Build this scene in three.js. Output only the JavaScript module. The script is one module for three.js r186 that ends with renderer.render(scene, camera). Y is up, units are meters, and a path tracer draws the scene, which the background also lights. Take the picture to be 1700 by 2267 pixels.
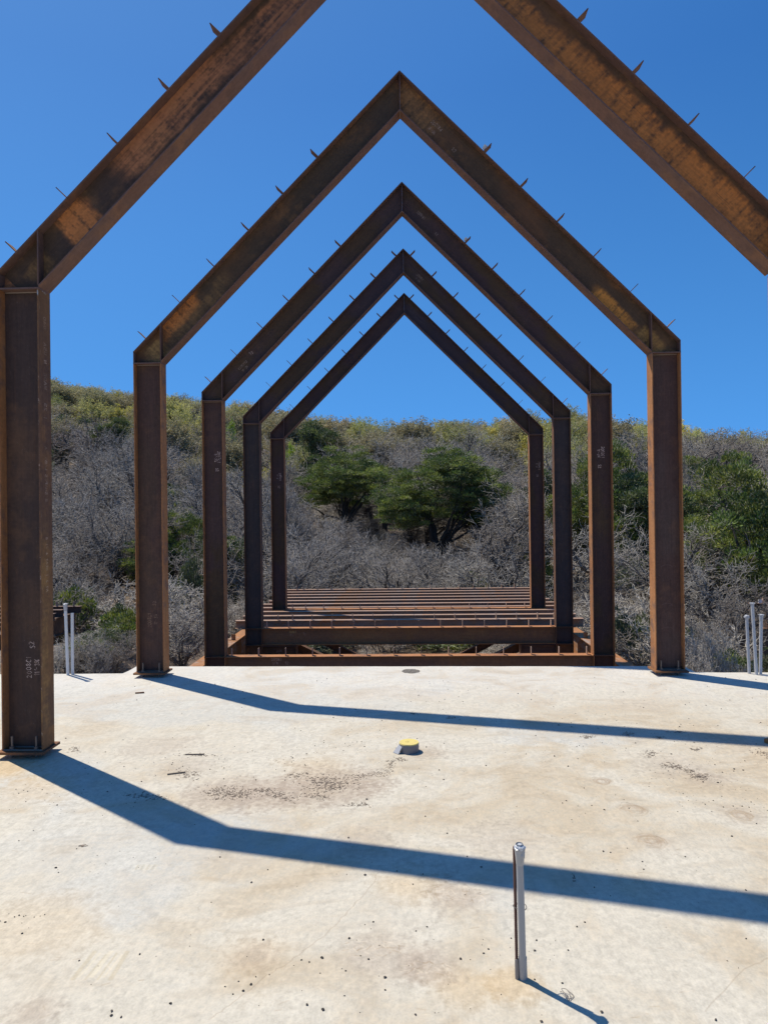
import * as THREE from 'three';
import { mergeGeometries } from 'three/addons/utils/BufferGeometryUtils.js';

// ---------------------------------------------------------------- camera, sky, sun, exposure
const W = 1700, H = 2267, F = 1500;                     // photograph size and focal length in its pixels
const scene = new THREE.Scene();
const camera = new THREE.PerspectiveCamera(2 * Math.atan(H / 2 / F) * 180 / Math.PI, W / H, 0.05, 1500);
camera.position.set(0.0386, 1.774, 0);
camera.rotation.set(0.2267 * Math.PI / 180, 2.0686 * Math.PI / 180, -0.7069 * Math.PI / 180, 'YXZ');
camera.updateMatrixWorld(true);
scene.add(camera);
const SUN = new THREE.Vector3(-0.482, 1, -0.358).normalize();
{
  const w = 1024, h = 512, data = new Float32Array(w * h * 4), v = new THREE.Vector3();
  const mix = (a, b, t) => a + (b - a) * t;
  const hor = [0.105, 0.39, 0.92], mid = [0.034, 0.172, 0.53], zen = [0.012, 0.056, 0.19];
  for (let j = 0; j < h; j++) for (let i = 0; i < w; i++) {
    const el = (j + 0.5) / h * Math.PI - Math.PI / 2, az = ((i + 0.5) / w - 0.5) * 2 * Math.PI;
    v.set(Math.cos(el) * Math.cos(az), Math.sin(el), Math.cos(el) * Math.sin(az));
    const e = Math.max(0, el) * 180 / Math.PI, ang = Math.acos(Math.min(1, v.dot(SUN))) * 180 / Math.PI;
    const t1 = Math.min(1, e / 32), t2 = Math.max(0, Math.min(1, (e - 32) / 58));
    const glow = 0.2 * Math.exp(-Math.pow(ang / 38, 2)) + 0.5 * Math.exp(-Math.pow(ang / 9, 2));
    const anti = 1 - 0.36 * Math.max(0, Math.min(1, (ang - 45) / 45)) * Math.min(1, e / 30);
    const o = (j * w + i) * 4;
    for (let c = 0; c < 3; c++) {
      let s = mix(mix(hor[c], mid[c], Math.pow(t1, 0.85)), zen[c], t2) * anti + glow * [0.46, 0.72, 0.95][c];
      if (el < 0) s = mix(s, [0.11, 0.1, 0.085][c], Math.min(1, -el * 12));
      data[o + c] = s;
    }
    data[o + 3] = 1;
  }
  const sky = new THREE.DataTexture(data, w, h, THREE.RGBAFormat, THREE.FloatType);
  sky.mapping = THREE.EquirectangularReflectionMapping; sky.magFilter = THREE.LinearFilter; sky.minFilter = THREE.LinearFilter; sky.needsUpdate = true;
  scene.background = sky; scene.environment = sky;
}
const sun = new THREE.DirectionalLight(new THREE.Color().setRGB(1, 0.91, 0.775), 4.9);
sun.target.position.set(0, 0, -8); sun.position.copy(SUN).multiplyScalar(120).add(sun.target.position);
sun.castShadow = true; sun.shadow.mapSize.set(2048, 2048);
Object.assign(sun.shadow.camera, { left: -90, right: 90, top: 90, bottom: -90, near: 1, far: 400 });
scene.add(sun, sun.target);
const renderer = new THREE.WebGLRenderer({ antialias: true });
renderer.toneMapping = THREE.LinearToneMapping;
renderer.toneMappingExposure = 1.06;
renderer.shadowMap.enabled = true;

// ---------------------------------------------------------------- helpers
let seed = 7;
const reseed = (s) => { seed = s >>> 0; };
function rnd() { seed = (seed + 0x6D2B79F5) >>> 0; let t = seed; t = Math.imul(t ^ (t >>> 15), t | 1); t ^= t + Math.imul(t ^ (t >>> 7), t | 61); return ((t ^ (t >>> 14)) >>> 0) / 4294967296; }
const rr = (a, b) => a + (b - a) * rnd();
const clamp = (x, a = 0, b = 1) => Math.max(a, Math.min(b, x));
const lerp = (a, b, t) => a + (b - a) * t;
const sstep = (a, b, x) => { const t = clamp((x - a) / (b - a)); return t * t * (3 - 2 * t); };
const perm = (() => { reseed(99); const p = Array.from({ length: 256 }, (_, i) => i); for (let i = 255; i > 0; i--) { const j = Math.floor(rnd() * (i + 1)); [p[i], p[j]] = [p[j], p[i]]; } return Uint8Array.from([...p, ...p]); })();
function vnoise(x, y) {                                  // value noise 0..1
  const xi = Math.floor(x), yi = Math.floor(y); let fx = x - xi, fy = y - yi; fx = fx * fx * (3 - 2 * fx); fy = fy * fy * (3 - 2 * fy);
  const X = xi & 255, Y = yi & 255, X1 = (X + 1) & 255, Y1 = (Y + 1) & 255;
  const a = perm[perm[X] + Y], b = perm[perm[X1] + Y], c = perm[perm[X] + Y1], d = perm[perm[X1] + Y1];
  return (a + (b - a) * fx + (c - a + (a - b - c + d) * fx) * fy) / 255;
}
function fbm(x, y, o = 4) { let s = 0, a = 0.5, n = 0; for (let i = 0; i < o; i++) { s += a * vnoise(x, y); n += a; a *= 0.5; x = x * 2.03 + 17.1; y = y * 2.03 + 5.7; } return s / n; }
const toS = (l) => (l <= 0.0031308 ? 12.92 * l : 1.055 * Math.pow(l, 1 / 2.4) - 0.055) * 255;
function ray(u, v) { return new THREE.Vector3((u - W / 2) / F, -(v - H / 2) / F, -1).applyQuaternion(camera.quaternion); }
function onPlane(u, v, y = 0) { const d = ray(u, v), t = (y - camera.position.y) / d.y; return d.multiplyScalar(t).add(camera.position); }
function atDepth(u, v, z) { const d = ray(u, v), t = z / d.z; return d.multiplyScalar(t).add(camera.position); }

const used = new Map();
function numbered(n) { const k = used.get(n) || 0; used.set(n, k + 1); return k ? `${n}_${String(k).padStart(3, '0')}` : n; }
function tag(o, label, category, group, kind) { o.userData = { label }; if (category) o.userData.category = category; if (group) o.userData.group = group; if (kind) o.userData.kind = kind; return o; }
function thing(name, label, category, group) { const g = new THREE.Group(); g.name = numbered(name); scene.add(g); return tag(g, label, category, group); }
function part(name, geo, mat, parent, label) { const m = new THREE.Mesh(geo, mat); m.name = name; parent.add(m); if (label) m.userData.label = label; return m; }
function whole(name, geo, mat, label, category, group, kind) { const m = new THREE.Mesh(geo, mat); m.name = numbered(name); scene.add(m); return tag(m, label, category, group, kind); }
const rgb = (r, g, b) => new THREE.Color().setRGB(r, g, b);
function std(r, g, b, rough = 0.85, extra = {}) { return new THREE.MeshStandardMaterial({ color: rgb(r, g, b), roughness: rough, metalness: 0, ...extra }); }

// extruded polygon in the xy plane; uv along/across an axis, or metres on the sides
function prism(pts, z0, z1, ax) {
  let area = 0; for (let i = 0; i < pts.length; i++) { const a = pts[i], b = pts[(i + 1) % pts.length]; area += a[0] * b[1] - b[0] * a[1]; }
  if (area < 0) pts = pts.slice().reverse();
  const tri = THREE.ShapeUtils.triangulateShape(pts.map((p) => new THREE.Vector2(p[0], p[1])), []);
  const P = [], N = [], U = [];
  const uv = ax ? (p) => { const x = p[0] - ax.o[0], y = p[1] - ax.o[1]; return [(x * ax.d[0] + y * ax.d[1]) / ax.len, (x * ax.n[0] + y * ax.n[1]) / ax.h]; } : (p) => [p[0] + p[1] * 0.7, p[1] - p[0] * 0.7];
  for (const t of tri) for (const k of t) { P.push(pts[k][0], pts[k][1], z1); N.push(0, 0, 1); U.push(...uv(pts[k])); }
  for (const t of tri) for (const k of [t[0], t[2], t[1]]) { P.push(pts[k][0], pts[k][1], z0); N.push(0, 0, -1); U.push(...uv(pts[k])); }
  let run = 0;
  for (let i = 0; i < pts.length; i++) {
    const a = pts[i], b = pts[(i + 1) % pts.length], L = Math.hypot(b[0] - a[0], b[1] - a[1]) || 1e-9, nx = (b[1] - a[1]) / L, ny = -(b[0] - a[0]) / L;
    const q = [[a, z1, run, 0], [a, z0, run, z1 - z0], [b, z0, run + L, z1 - z0], [a, z1, run, 0], [b, z0, run + L, z1 - z0], [b, z1, run + L, 0]];
    for (const [p, z, s, t] of q) { P.push(p[0], p[1], z); N.push(nx, ny, 0); U.push(s, t); }
    run += L;
  }
  const g = new THREE.BufferGeometry();
  g.setAttribute('position', new THREE.Float32BufferAttribute(P, 3)); g.setAttribute('normal', new THREE.Float32BufferAttribute(N, 3)); g.setAttribute('uv', new THREE.Float32BufferAttribute(U, 2));
  return g;
}
const rectXY = (x0, x1, y0, y1) => [[x0, y0], [x1, y0], [x1, y1], [x0, y1]];
const box = (x0, x1, y0, y1, z0, z1) => prism(rectXY(x0, x1, y0, y1), z0, z1);
// a box whose long axis lies in z (uv run along z)
function boxZ(x0, x1, y0, y1, z0, z1) { const g = prism(rectXY(-z1, -z0, y0, y1), x0, x1); g.rotateY(Math.PI / 2); return g; }
function cyl(p, q, r0, r1 = r0, n = 10) {
  const a = new THREE.Vector3(...p), b = new THREE.Vector3(...q), d = b.clone().sub(a), L = d.length();
  const g = new THREE.CylinderGeometry(r1, r0, L, n); g.applyQuaternion(new THREE.Quaternion().setFromUnitVectors(new THREE.Vector3(0, 1, 0), d.normalize()));
  g.translate((p[0] + q[0]) / 2, (p[1] + q[1]) / 2, (p[2] + q[2]) / 2); return g;
}
const merge = (a) => mergeGeometries(a.map((g) => (g.index ? g.toNonIndexed() : g)).map((g) => { for (const k of Object.keys(g.attributes)) if (!['position', 'normal', 'uv'].includes(k)) g.deleteAttribute(k); return g; }));

// ---------------------------------------------------------------- surface textures
function canvasTex(w, h, paint, draw, srgb = true) {
  const c = document.createElement('canvas'); c.width = w; c.height = h; const x = c.getContext('2d'), im = x.createImageData(w, h), px = im.data, out = [0, 0, 0];
  for (let j = 0; j < h; j++) for (let i = 0; i < w; i++) { paint(i, j, out); const o = (j * w + i) * 4; if (srgb) { px[o] = toS(out[0]); px[o + 1] = toS(out[1]); px[o + 2] = toS(out[2]); } else px[o] = px[o + 1] = px[o + 2] = out[0] * 255; px[o + 3] = 255; }
  x.putImageData(im, 0, 0); if (draw) draw(x, w, h);
  const t = new THREE.CanvasTexture(c); if (srgb) t.colorSpace = THREE.SRGBColorSpace; t.wrapS = t.wrapT = THREE.RepeatWrapping; t.magFilter = THREE.LinearFilter; t.anisotropy = 8; return t;
}
const DARK = [0.075, 0.041, 0.032], PURP = [0.085, 0.05, 0.046], OLIVE = [0.09, 0.056, 0.028], RUST = [0.3, 0.135, 0.04], OCHRE = [0.29, 0.155, 0.05], REDB = [0.19, 0.088, 0.045];
const GL = { // chalk strokes in a unit box, y up
  0: [[.5, 1, .15, .75, .15, .25, .5, 0, .85, .25, .85, .75, .5, 1]], 1: [[.25, .8, .55, 1, .5, 0]], 2: [[.15, .8, .45, 1, .8, .75, .5, .35, .1, 0, .9, .05]], 3: [[.15, .9, .6, 1, .75, .75, .45, .52, .8, .3, .55, 0, .12, .1]], 4: [[.6, 0, .65, 1, .1, .35, .95, .4]], 5: [[.8, 1, .25, .97, .2, .58, .7, .55, .8, .2, .5, 0, .12, .08]], 6: [[.75, 1, .3, .6, .18, .2, .5, 0, .82, .22, .6, .48, .22, .3]], 7: [[.1, .95, .88, 1, .4, 0]], 8: [[.5, .52, .2, .75, .5, 1, .8, .75, .5, .52, .15, .25, .5, 0, .85, .25, .5, .52]],
  C: [[.85, .85, .5, 1, .15, .6, .2, .2, .55, 0, .88, .15]], S: [[.82, .88, .45, 1, .2, .78, .5, .55, .8, .3, .5, 0, .12, .12]], B: [[.2, 0, .2, 1, .65, .95, .7, .65, .22, .52, .75, .4, .75, .1, .2, 0]], R: [[.2, 0, .2, 1, .7, .92, .7, .6, .22, .5, .85, 0]], M: [[.08, 0, .18, 1, .5, .4, .8, 1, .92, 0]], "'": [[.5, 1, .42, .75]], '-': [[.2, .5, .75, .52]], '¼': [[.15, 1, .12, .6], [.9, .95, .1, .1], [.75, 0, .75, .42, .5, .12, .95, .15]], '¾': [[.05, 1, .3, .95, .12, .8, .32, .65, .05, .55], [.9, .95, .1, .1], [.75, 0, .75, .42, .5, .12, .95, .15]], ' ': [] };
function chalkText(x, text, size, color, bold) {
  let cx = 0; x.lineJoin = 'round';
  for (const ch of text) {
    const g = GL[ch] || [], w = size * 0.5, sl = rr(-0.12, 0.12), dy = rr(-0.08, 0.08) * size, sc = rr(0.88, 1.1);
    for (const st of g) for (let pass = 0; pass < 2; pass++) { for (let i = 0; i + 3 < st.length; i += 2) { if (pass && rnd() < 0.35) continue; x.strokeStyle = color; x.globalAlpha = rr(0.4, 1); x.lineWidth = size * (bold ? 0.11 : 0.085) * rr(0.6, 1.15); const q = (k) => [cx + (st[k] + st[k + 1] * sl) * w * sc + rr(-0.4, 0.4), -st[k + 1] * size * 0.74 * sc + dy + rr(-0.4, 0.4)]; x.beginPath(); x.moveTo(...q(i)); x.lineTo(...q(i + 2)); x.stroke(); } }
    x.globalAlpha = 1; cx += (ch === ' ' ? 0.35 : ch === '1' || ch === "'" ? 0.34 : 0.54) * size * rr(0.92, 1.06);
  }
}
// rolled weathered steel: mill scale with rust blooms, streaks and chalk writing; w x h in metres
function steelTex(w, h, ppm, s, o = {}) {
  const cw = Math.min(2048, Math.round(w * ppm)), ch = Math.round(h * ppm), base = o.base || DARK, sec = o.sec || OLIVE, rust = o.rust || RUST, amount = o.amount ?? 0.25;
  return canvasTex(cw, ch, (i, j, out) => {
    const x = i / cw * w, y = (1 - j / ch) * h;
    const big = fbm(x * 1.7 + s * 3.1, y * 3.2 + s * 1.7, 4), fine = fbm(x * 60 + s, y * 60, 3), str = fbm(x * 4 + s, y * 90 + s, 3), mot = fbm(x * 16 + s * 2, y * 16, 4);
    let k = sstep(0.42, 0.68, big);
    for (let c = 0; c < 3; c++) out[c] = lerp(base[c], sec[c], k) * (o.k ?? 0.84) * [1.0, 0.88, 0.8][c];
    const m = 0.8 + 0.4 * fine + 0.3 * (str - 0.5) + 0.2 * (mot - 0.5);
    let r = amount * sstep(0.52, 0.74, fbm(x * 2.6 + s * 7, y * 5 + s * 5, 4) * 0.6 + mot * 0.4);
    for (const p of o.patches || []) {                   // rust blooms copied where the photograph shows them
      const wob = (fbm(x * 9 + s, y * 9, 3) - 0.5) * (p.wob ?? 0.16), st = (fbm(x * (p.along ? 2.5 : 40) + s, y * (p.along ? 55 : 4), 3) - 0.5);
      const e = sstep(p.u0 - p.e, p.u0 + p.e, x + wob) * (1 - sstep(p.u1 - p.e, p.u1 + p.e, x + wob)) * sstep(p.v0 - 0.03, p.v0 + 0.03, y + wob * 0.5) * (1 - sstep(p.v1 - 0.03, p.v1 + 0.03, y + wob * 0.5));
      const a = clamp(e * p.a * (0.74 + 1.5 * st + 0.75 * (mot - 0.5) + 0.7 * (fine - 0.5)));
      for (let c = 0; c < 3; c++) out[c] = lerp(out[c], p.c[c], a);
    }
    for (let c = 0; c < 3; c++) out[c] = lerp(out[c], rust[c], r) * m;
    const sp = vnoise(x * 130 + s * 9, y * 130); if (sp > 0.955) for (let c = 0; c < 3; c++) out[c] = lerp(out[c], 0.2, 0.35);
  }, (x, cw2, ch2) => {
    const sx = cw2 / w, sy = ch2 / h; reseed(1000 + s * 31);
    x.lineCap = 'round';
    for (let k = 0; k < (o.scratches ?? 10); k++) { x.strokeStyle = `rgba(190,170,160,${rr(0.06, 0.2)})`; x.lineWidth = rr(0.6, 1.6); const a = rr(0, cw2), b = rr(0, ch2); x.beginPath(); x.moveTo(a, b); x.lineTo(a + rr(-40, 40), b + rr(-14, 14)); x.stroke(); }
    for (let k = 0; k < (o.drips ?? 46); k++) { const a = rr(-0.1, 1) * cw2, l = rr(0.03, 0.5) * sx, b = rr(0, ch2); x.strokeStyle = rnd() < 0.45 ? `rgba(150,84,40,${rr(0.05, 0.22)})` : `rgba(18,10,10,${rr(0.06, 0.26)})`; x.lineWidth = rr(0.6, 2.4); x.beginPath(); x.moveTo(a, b); x.lineTo(a + l * 0.5, b + rr(-1.5, 1.5)); x.lineTo(a + l, b + rr(-2, 2)); x.stroke(); }
    for (let k = 0; k < (o.flecks ?? 160); k++) { x.fillStyle = rnd() < 0.5 ? `rgba(190,140,100,${rr(0.08, 0.3)})` : `rgba(15,8,8,${rr(0.1, 0.35)})`; x.fillRect(rr(0, cw2), rr(0, ch2), rr(0.8, 3), rr(0.8, 2.2)); }
    for (const m of o.marks || []) {
      x.save(); x.translate(m.u * sx, ch2 - m.v * sy); x.rotate(m.rot || 0); if (!m.print) chalkText(x, m.text, m.size * sy, m.color || 'rgba(222,196,180,0.9)', m.bold); else { x.font = `${Math.round(m.size * sy)}px monospace`; x.fillStyle = m.color;
      let cx = 0; for (const chr of m.text) { if (rnd() > 0.06) { x.globalAlpha = rr(0.35, 1); x.fillText(chr, cx, rr(-1, 1) * m.size * sy * 0.05); } cx += x.measureText(chr).width * (m.space ?? 0.98); } x.globalAlpha = 1; }
      x.restore();
    }
    if (o.draw) o.draw(x, sx, sy, ch2);
  });
}
const steelBump = canvasTex(512, 512, (i, j, out) => { const p = (a) => a / 512; out[0] = 0.5 * fbm(p(i) * 40, p(j) * 40, 3) + 0.5 * fbm(p(i) * 130, p(j) * 130, 2); }, null, false);
function steelMat(tex, rough = 0.62) { rough = Math.min(0.95, rough + 0.2); const m = new THREE.MeshStandardMaterial({ map: tex, roughness: rough, metalness: 0.0, bumpMap: steelBump, bumpScale: 0.0012 }); return m; }
function tileTex(s, o) { return steelTex(2, 2, 400, s, o); }
function tileMat(s, o, rough) { const t = tileTex(s, { k: 0.9, ...o }); t.repeat.set(0.5, 0.5); return steelMat(t, rough); }
const M = {};
M.flangeDark = tileMat(11, { base: PURP, sec: [0.12, 0.075, 0.06], amount: 0.18 }, 0.55);
M.flangeBrown = tileMat(12, { base: [0.13, 0.075, 0.048], sec: [0.19, 0.1, 0.05], amount: 0.5 }, 0.62);
M.flangeColumn = tileMat(13, { base: [0.38, 0.175, 0.065], sec: [0.43, 0.215, 0.085], rust: [0.14, 0.085, 0.065], amount: 0.75 }, 0.62);
M.joist = tileMat(14, { base: [0.36, 0.29, 0.24], sec: [0.38, 0.27, 0.19], rust: [0.42, 0.19, 0.06], amount: 0.85 }, 0.4);
M.girder = tileMat(15, { base: [0.4, 0.19, 0.06], sec: [0.33, 0.17, 0.07], rust: [0.3, 0.27, 0.24], amount: 0.7 }, 0.62);
M.flangeRafter = tileMat(19, { base: [0.15, 0.1, 0.09], sec: [0.17, 0.1, 0.075], amount: 0.25 }, 0.5);
M.plate = tileMat(16, { base: [0.13, 0.07, 0.045], sec: [0.22, 0.11, 0.05], amount: 0.6 }, 0.65);
M.wing = tileMat(17, { base: [0.1, 0.07, 0.058], sec: [0.16, 0.1, 0.07], rust: [0.36, 0.17, 0.06], amount: 0.5 }, 0.55);
M.bolt = std(0.16, 0.13, 0.11, 0.5, { metalness: 0.4 });
M.weld = std(0.22, 0.17, 0.14, 0.5);

// ---------------------------------------------------------------- terrain
const crest = [[-140, 27], [-79, 26.8], [-61, 23.4], [-40, 19.8], [-21, 16.2], [-4, 12.2], [14, 13.2], [34, 16.4], [52, 11.8], [80, 8.2], [140, 8]];
function pl(t, x) { if (x <= t[0][0]) return t[0][1]; for (let i = 1; i < t.length; i++) if (x <= t[i][0]) { const [a, b] = t[i - 1], [c, d] = t[i]; return b + (d - b) * (x - a) / (c - a); } return t[t.length - 1][1]; }
function ground(x, z) {
  const d = -z, yc = pl(crest, x * 150 / Math.max(60, d));
  const left = sstep(-3.2, -4.6, x), right = sstep(3.4, 5, x);
  const nearY = pl([[7.3, -0.42], [9.5, -1.0], [13, -1.7], [22, -2.8], [30, -3.1]], d);
  const leftY = pl([[7.3, -0.42], [8.1, -0.3], [11, -0.42], [16, -1.3], [24, -2.8], [30, -3.1]], d);
  const rightY = pl([[7.3, -0.42], [9, -0.6], [13, -1.5], [22, -2.7], [30, -3.1]], d);
  let y;
  if (d < 30) y = lerp(lerp(nearY, leftY, left), rightY, right);
  else y = pl([[30, -3.1], [40, -2.2], [60, 2.2], [100, lerp(2.2, yc, 0.5)], [150, yc], [185, yc - 1], [260, yc - 14], [420, yc - 34]], d);
  const k = sstep(8, 26, d); if (d < 7.3) y = -0.42;
  return y + k * (fbm(x * 0.07 + 40, z * 0.07 + 11, 3) - 0.5) * (d > 60 ? 3 : 1.2) + sstep(8, 11, d) * (fbm(x * 0.8, z * 0.8, 2) - 0.5) * 0.22;
}
{
  const xs = [], zs = []; for (let i = -90; i <= 90; i++) xs.push(Math.sign(i) * (Math.abs(i) * 0.45 + Math.pow(Math.abs(i) / 90, 3.2) * 380));
  for (let i = 0; i <= 230; i++) { const t = i / 230; zs.push(i < 12 ? 200 - i * 16 : -(t * 95 + Math.pow(t, 4) * 330) + 5.5); }
  const P = [], U = [], I = [], nx = xs.length;
  for (const z of zs) for (const x of xs) { P.push(x, ground(x, z), z); U.push(x / 6, z / 6); }
  for (let j = 0; j < zs.length - 1; j++) for (let i = 0; i < nx - 1; i++) { const a = j * nx + i, b = a + 1, c = a + nx, d = c + 1; I.push(a, b, c, b, d, c); }
  const g = new THREE.BufferGeometry(); g.setAttribute('position', new THREE.Float32BufferAttribute(P, 3)); g.setAttribute('uv', new THREE.Float32BufferAttribute(U, 2)); g.setIndex(I); g.computeVertexNormals();
  const t = canvasTex(1024, 1024, (i, j, o) => {
    const x = i / 1024, y = j / 1024, a = fbm(x * 9, y * 9, 4), b = fbm(x * 90 + 3, y * 90, 3), c = vnoise(x * 300, y * 300);
    const k = clamp(a * 0.8 + b * 0.7 - 0.4); const m = 0.65 + 0.7 * c * b * 1.6;
    o[0] = lerp(0.085, 0.27, k) * m; o[1] = lerp(0.066, 0.2, k) * m; o[2] = lerp(0.05, 0.145, k) * m;
  });
  whole('ground', g, new THREE.MeshStandardMaterial({ map: t, roughness: 0.95 }), 'brown leaf littered earth sloping into a ravine and up the far hill', null, null, 'structure');
}

// ---------------------------------------------------------------- concrete slab
const SL = 8;                                            // metres covered by one texture tile
const slabUV = (x, z) => [(x + SL / 2) / SL, (-z - 1) / SL];
{
  const N = 2048, pxOf = (p) => { const [u, v] = slabUV(p.x, p.z); return [u * N, (1 - v) * N]; };
  const rustSpots = [[20, 1700, 0.35, 1.0], [1130, 2175, 0.12, 0.7], [1030, 2185, 0.13, 0.5], [80, 1740, 0.3, 0.5], [1400, 1960, 0.12, 0.35], [60, 2060, 0.35, 0.35], [900, 1960, 0.16, 0.5], [560, 2130, 0.2, 0.4], [700, 1700, 0.25, 0.4]].map(([u, v, r, a]) => ({ p: onPlane(u, v), r, a, c: [0.58, 0.42, 0.22] }));
  for (const [u, v, r, a] of [[500, 1756, 0.3, 0.7], [720, 1738, 0.34, 0.8], [610, 1755, 0.3, 0.5], [800, 1720, 0.22, 0.5], [400, 1700, 0.26, 0.4], [350, 1650, 0.3, 0.35], [940, 1668, 0.16, 0.6], [800, 1860, 0.22, 0.45], [1010, 1985, 0.16, 0.6], [960, 2135, 0.12, 0.6], [830, 2110, 0.18, 0.5], [1130, 1850, 0.3, 0.3], [1500, 1700, 0.3, 0.35], [1560, 1730, 0.2, 0.4], [1640, 1800, 0.16, 0.4], [560, 2130, 0.14, 0.5], [70, 2240, 0.12, 0.6], [1440, 1860, 0.14, 0.35], [1610, 1640, 0.3, 0.3]]) rustSpots.push({ p: onPlane(u, v), r, a, c: [0.36, 0.275, 0.2] });
  const heightArr = new Float32Array(N * N);
  const tex = canvasTex(N, N, (i, j, o) => {
    const x = (i / N - 0.5) * SL, d = (1 - j / N) * SL + 1;
    const ca = 0.94, sa = 0.34, xr = x * ca + d * sa, yr = -x * sa + d * ca;
    const wx = fbm(x * 1.3 + 9, d * 1.3, 3) - 0.5, wy = fbm(x * 1.3, d * 1.3 + 31, 3) - 0.5;
    const big = fbm(x * 0.55 + wx + 3, d * 0.75 + wy, 4), mid = fbm(xr * 2.6 + wx * 3, yr * 3.6 + wy * 3 + 7, 5), str = fbm(x * 7 + 5 + wx * 5, d * 15 + wy * 6, 4), fine = fbm(x * 46, d * 46, 3), grain = vnoise(x * 210, d * 210);
    const pale = sstep(0.46, 0.62, fbm(x * 0.8 + 20 + wy, d * 1.1 + wx, 4)), tan = sstep(0.42, 0.66, big * 0.55 + mid * 0.45);
    const mott = sstep(0.49, 0.66, mid * 0.55 + fine * 0.3 + str * 0.25);
    let r = lerp(0.60, 0.57, tan), g = lerp(0.56, 0.503, tan), b = lerp(0.46, 0.378, tan);
    r = lerp(r, 0.565, pale * 0.85); g = lerp(g, 0.555, pale * 0.85); b = lerp(b, 0.495, pale * 0.85);
    const powder = sstep(6.0, 7.3, d + (mid - 0.5) * 1.8) * (1 - 0.4 * fine);                 // pale cement wash by the far edge
    r = lerp(r, 0.68, powder * 0.75); g = lerp(g, 0.665, powder * 0.75); b = lerp(b, 0.61, powder * 0.75);
    const stain = mott * (0.3 + 0.4 * grain) * (0.35 + 0.65 * tan); const st2 = stain * 0.75; r = lerp(r, 0.44, st2); g = lerp(g, 0.345, st2); b = lerp(b, 0.225, st2);
    const scr = sstep(0.56, 0.74, str) * 0.09; r *= 1 - scr; g *= 1 - scr * 1.1; b *= 1 - scr * 1.2;
    for (const s of rustSpots) { const q = Math.hypot(x - s.p.x, d + s.p.z) / s.r; if (q < 1.6) { const a = s.a * sstep(1.25, 0.25, q + (mid - 0.5) * 1.6 + (fine - 0.5) * 0.7) * 0.75; r = lerp(r, s.c[0], a); g = lerp(g, s.c[1], a); b = lerp(b, s.c[2], a); } }
    const m = (0.9 + 0.2 * grain + 0.34 * (fine - 0.5) + 0.16 * (str - 0.5)) * 0.905;
    o[0] = r * m; o[1] = g * m; o[2] = b * m;
    heightArr[j * N + i] = clamp(0.45 * fine + 0.2 * mid + 0.15 * str + 0.2 * grain);
  }, (c) => {
    const line = (pts, w, col) => { c.strokeStyle = col; c.lineWidth = w; c.beginPath(); pts.forEach(([u, v], k) => { const [x, y] = pxOf(onPlane(u, v)); k ? c.lineTo(x, y) : c.moveTo(x, y); }); c.stroke(); };
    const wig = (pts) => { const o = []; for (let k = 0; k < pts.length - 1; k++) for (let s = 0; s < 6; s++) o.push([lerp(pts[k][0], pts[k + 1][0], s / 6) + rr(-3, 3), lerp(pts[k][1], pts[k + 1][1], s / 6) + rr(-2, 2)]); o.push(pts[pts.length - 1]); return o; };
    reseed(5);
    line(wig([[838, 1930], [823, 1960], [772, 2017], [726, 2064], [672, 2105], [630, 2138], [586, 2161], [517, 2221], [463, 2257]]), 0.8, 'rgba(125,105,85,0.45)');
    line(wig([[1700, 2120], [1640, 2150], [1560, 2240]]), 0.8, 'rgba(120,100,80,0.4)');
    for (let k = 0; k < 7; k++) line([[160 + k * 14, 2170 - (k % 2) * 6], [212 + k * 12, 2105 + (k % 3) * 4]], k % 3 ? 2.2 : 5, k % 2 ? 'rgba(225,210,178,0.3)' : 'rgba(160,140,95,0.2)');   // trowel chatter
    for (let k = 0; k < 8; k++) line([[300 + k * 6, 1926], [308 + k * 6, 1914]], 2, k % 2 ? 'rgba(225,210,178,0.3)' : 'rgba(160,140,95,0.22)');
    for (let k = 0; k < 9; k++) line([[412 + k * 5, 1617], [420 + k * 5, 1607]], 1.6, 'rgba(150,135,100,0.3)');
    for (let k = 0; k < 420; k++) {                      // fine scratches and broom marks
      const u = rr(-200, 1900), v = rr(1500, 2267), a = rr(-0.5, 0.35) + (rnd() < 0.2 ? 1.2 : 0), l = rr(4, 26) * (v / 2000); c.lineCap = 'round';
      line([[u, v], [u + l * Math.cos(a), v + l * Math.sin(a) * 0.6]], rr(0.5, 1.2), rnd() < 0.5 ? `rgba(230,217,192,${rr(0.12, 0.35)})` : `rgba(130,105,75,${rr(0.12, 0.38)})`);
    }
    for (const [u, v, n, ra] of [[1010, 1975, 70, 70], [830, 2100, 50, 60], [950, 2140, 40, 50]]) for (let k = 0; k < n; k++) { const x = u + rr(-1, 1) * ra, y = v + rr(-0.4, 0.4) * ra * 0.7, a = rr(0, 3.1), l = rr(6, 24); line([[x, y], [x + l * Math.cos(a), y + l * Math.sin(a) * 0.5]], rr(0.6, 1.3), rnd() < 0.55 ? 'rgba(228,214,188,0.32)' : 'rgba(125,98,66,0.26)'); }
    for (const [u, v, s] of [[1400, 1792, 1], [1440, 1861, 1], [1330, 1730, 0.8], [1640, 1805, 0.9]]) { const [x, y] = pxOf(onPlane(u, v)); for (let k = 0; k < 26; k++) { c.strokeStyle = `rgba(150,130,105,${rr(0.08, 0.22)})`; c.lineWidth = rr(1, 3); c.beginPath(); c.ellipse(x + rr(-4, 4), y + rr(-4, 4), rr(6, 22) * s, rr(6, 22) * s, 0, rr(0, 6), rr(6, 9)); c.stroke(); } }
  });
  tex.wrapS = tex.wrapT = THREE.MirroredRepeatWrapping;
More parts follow.
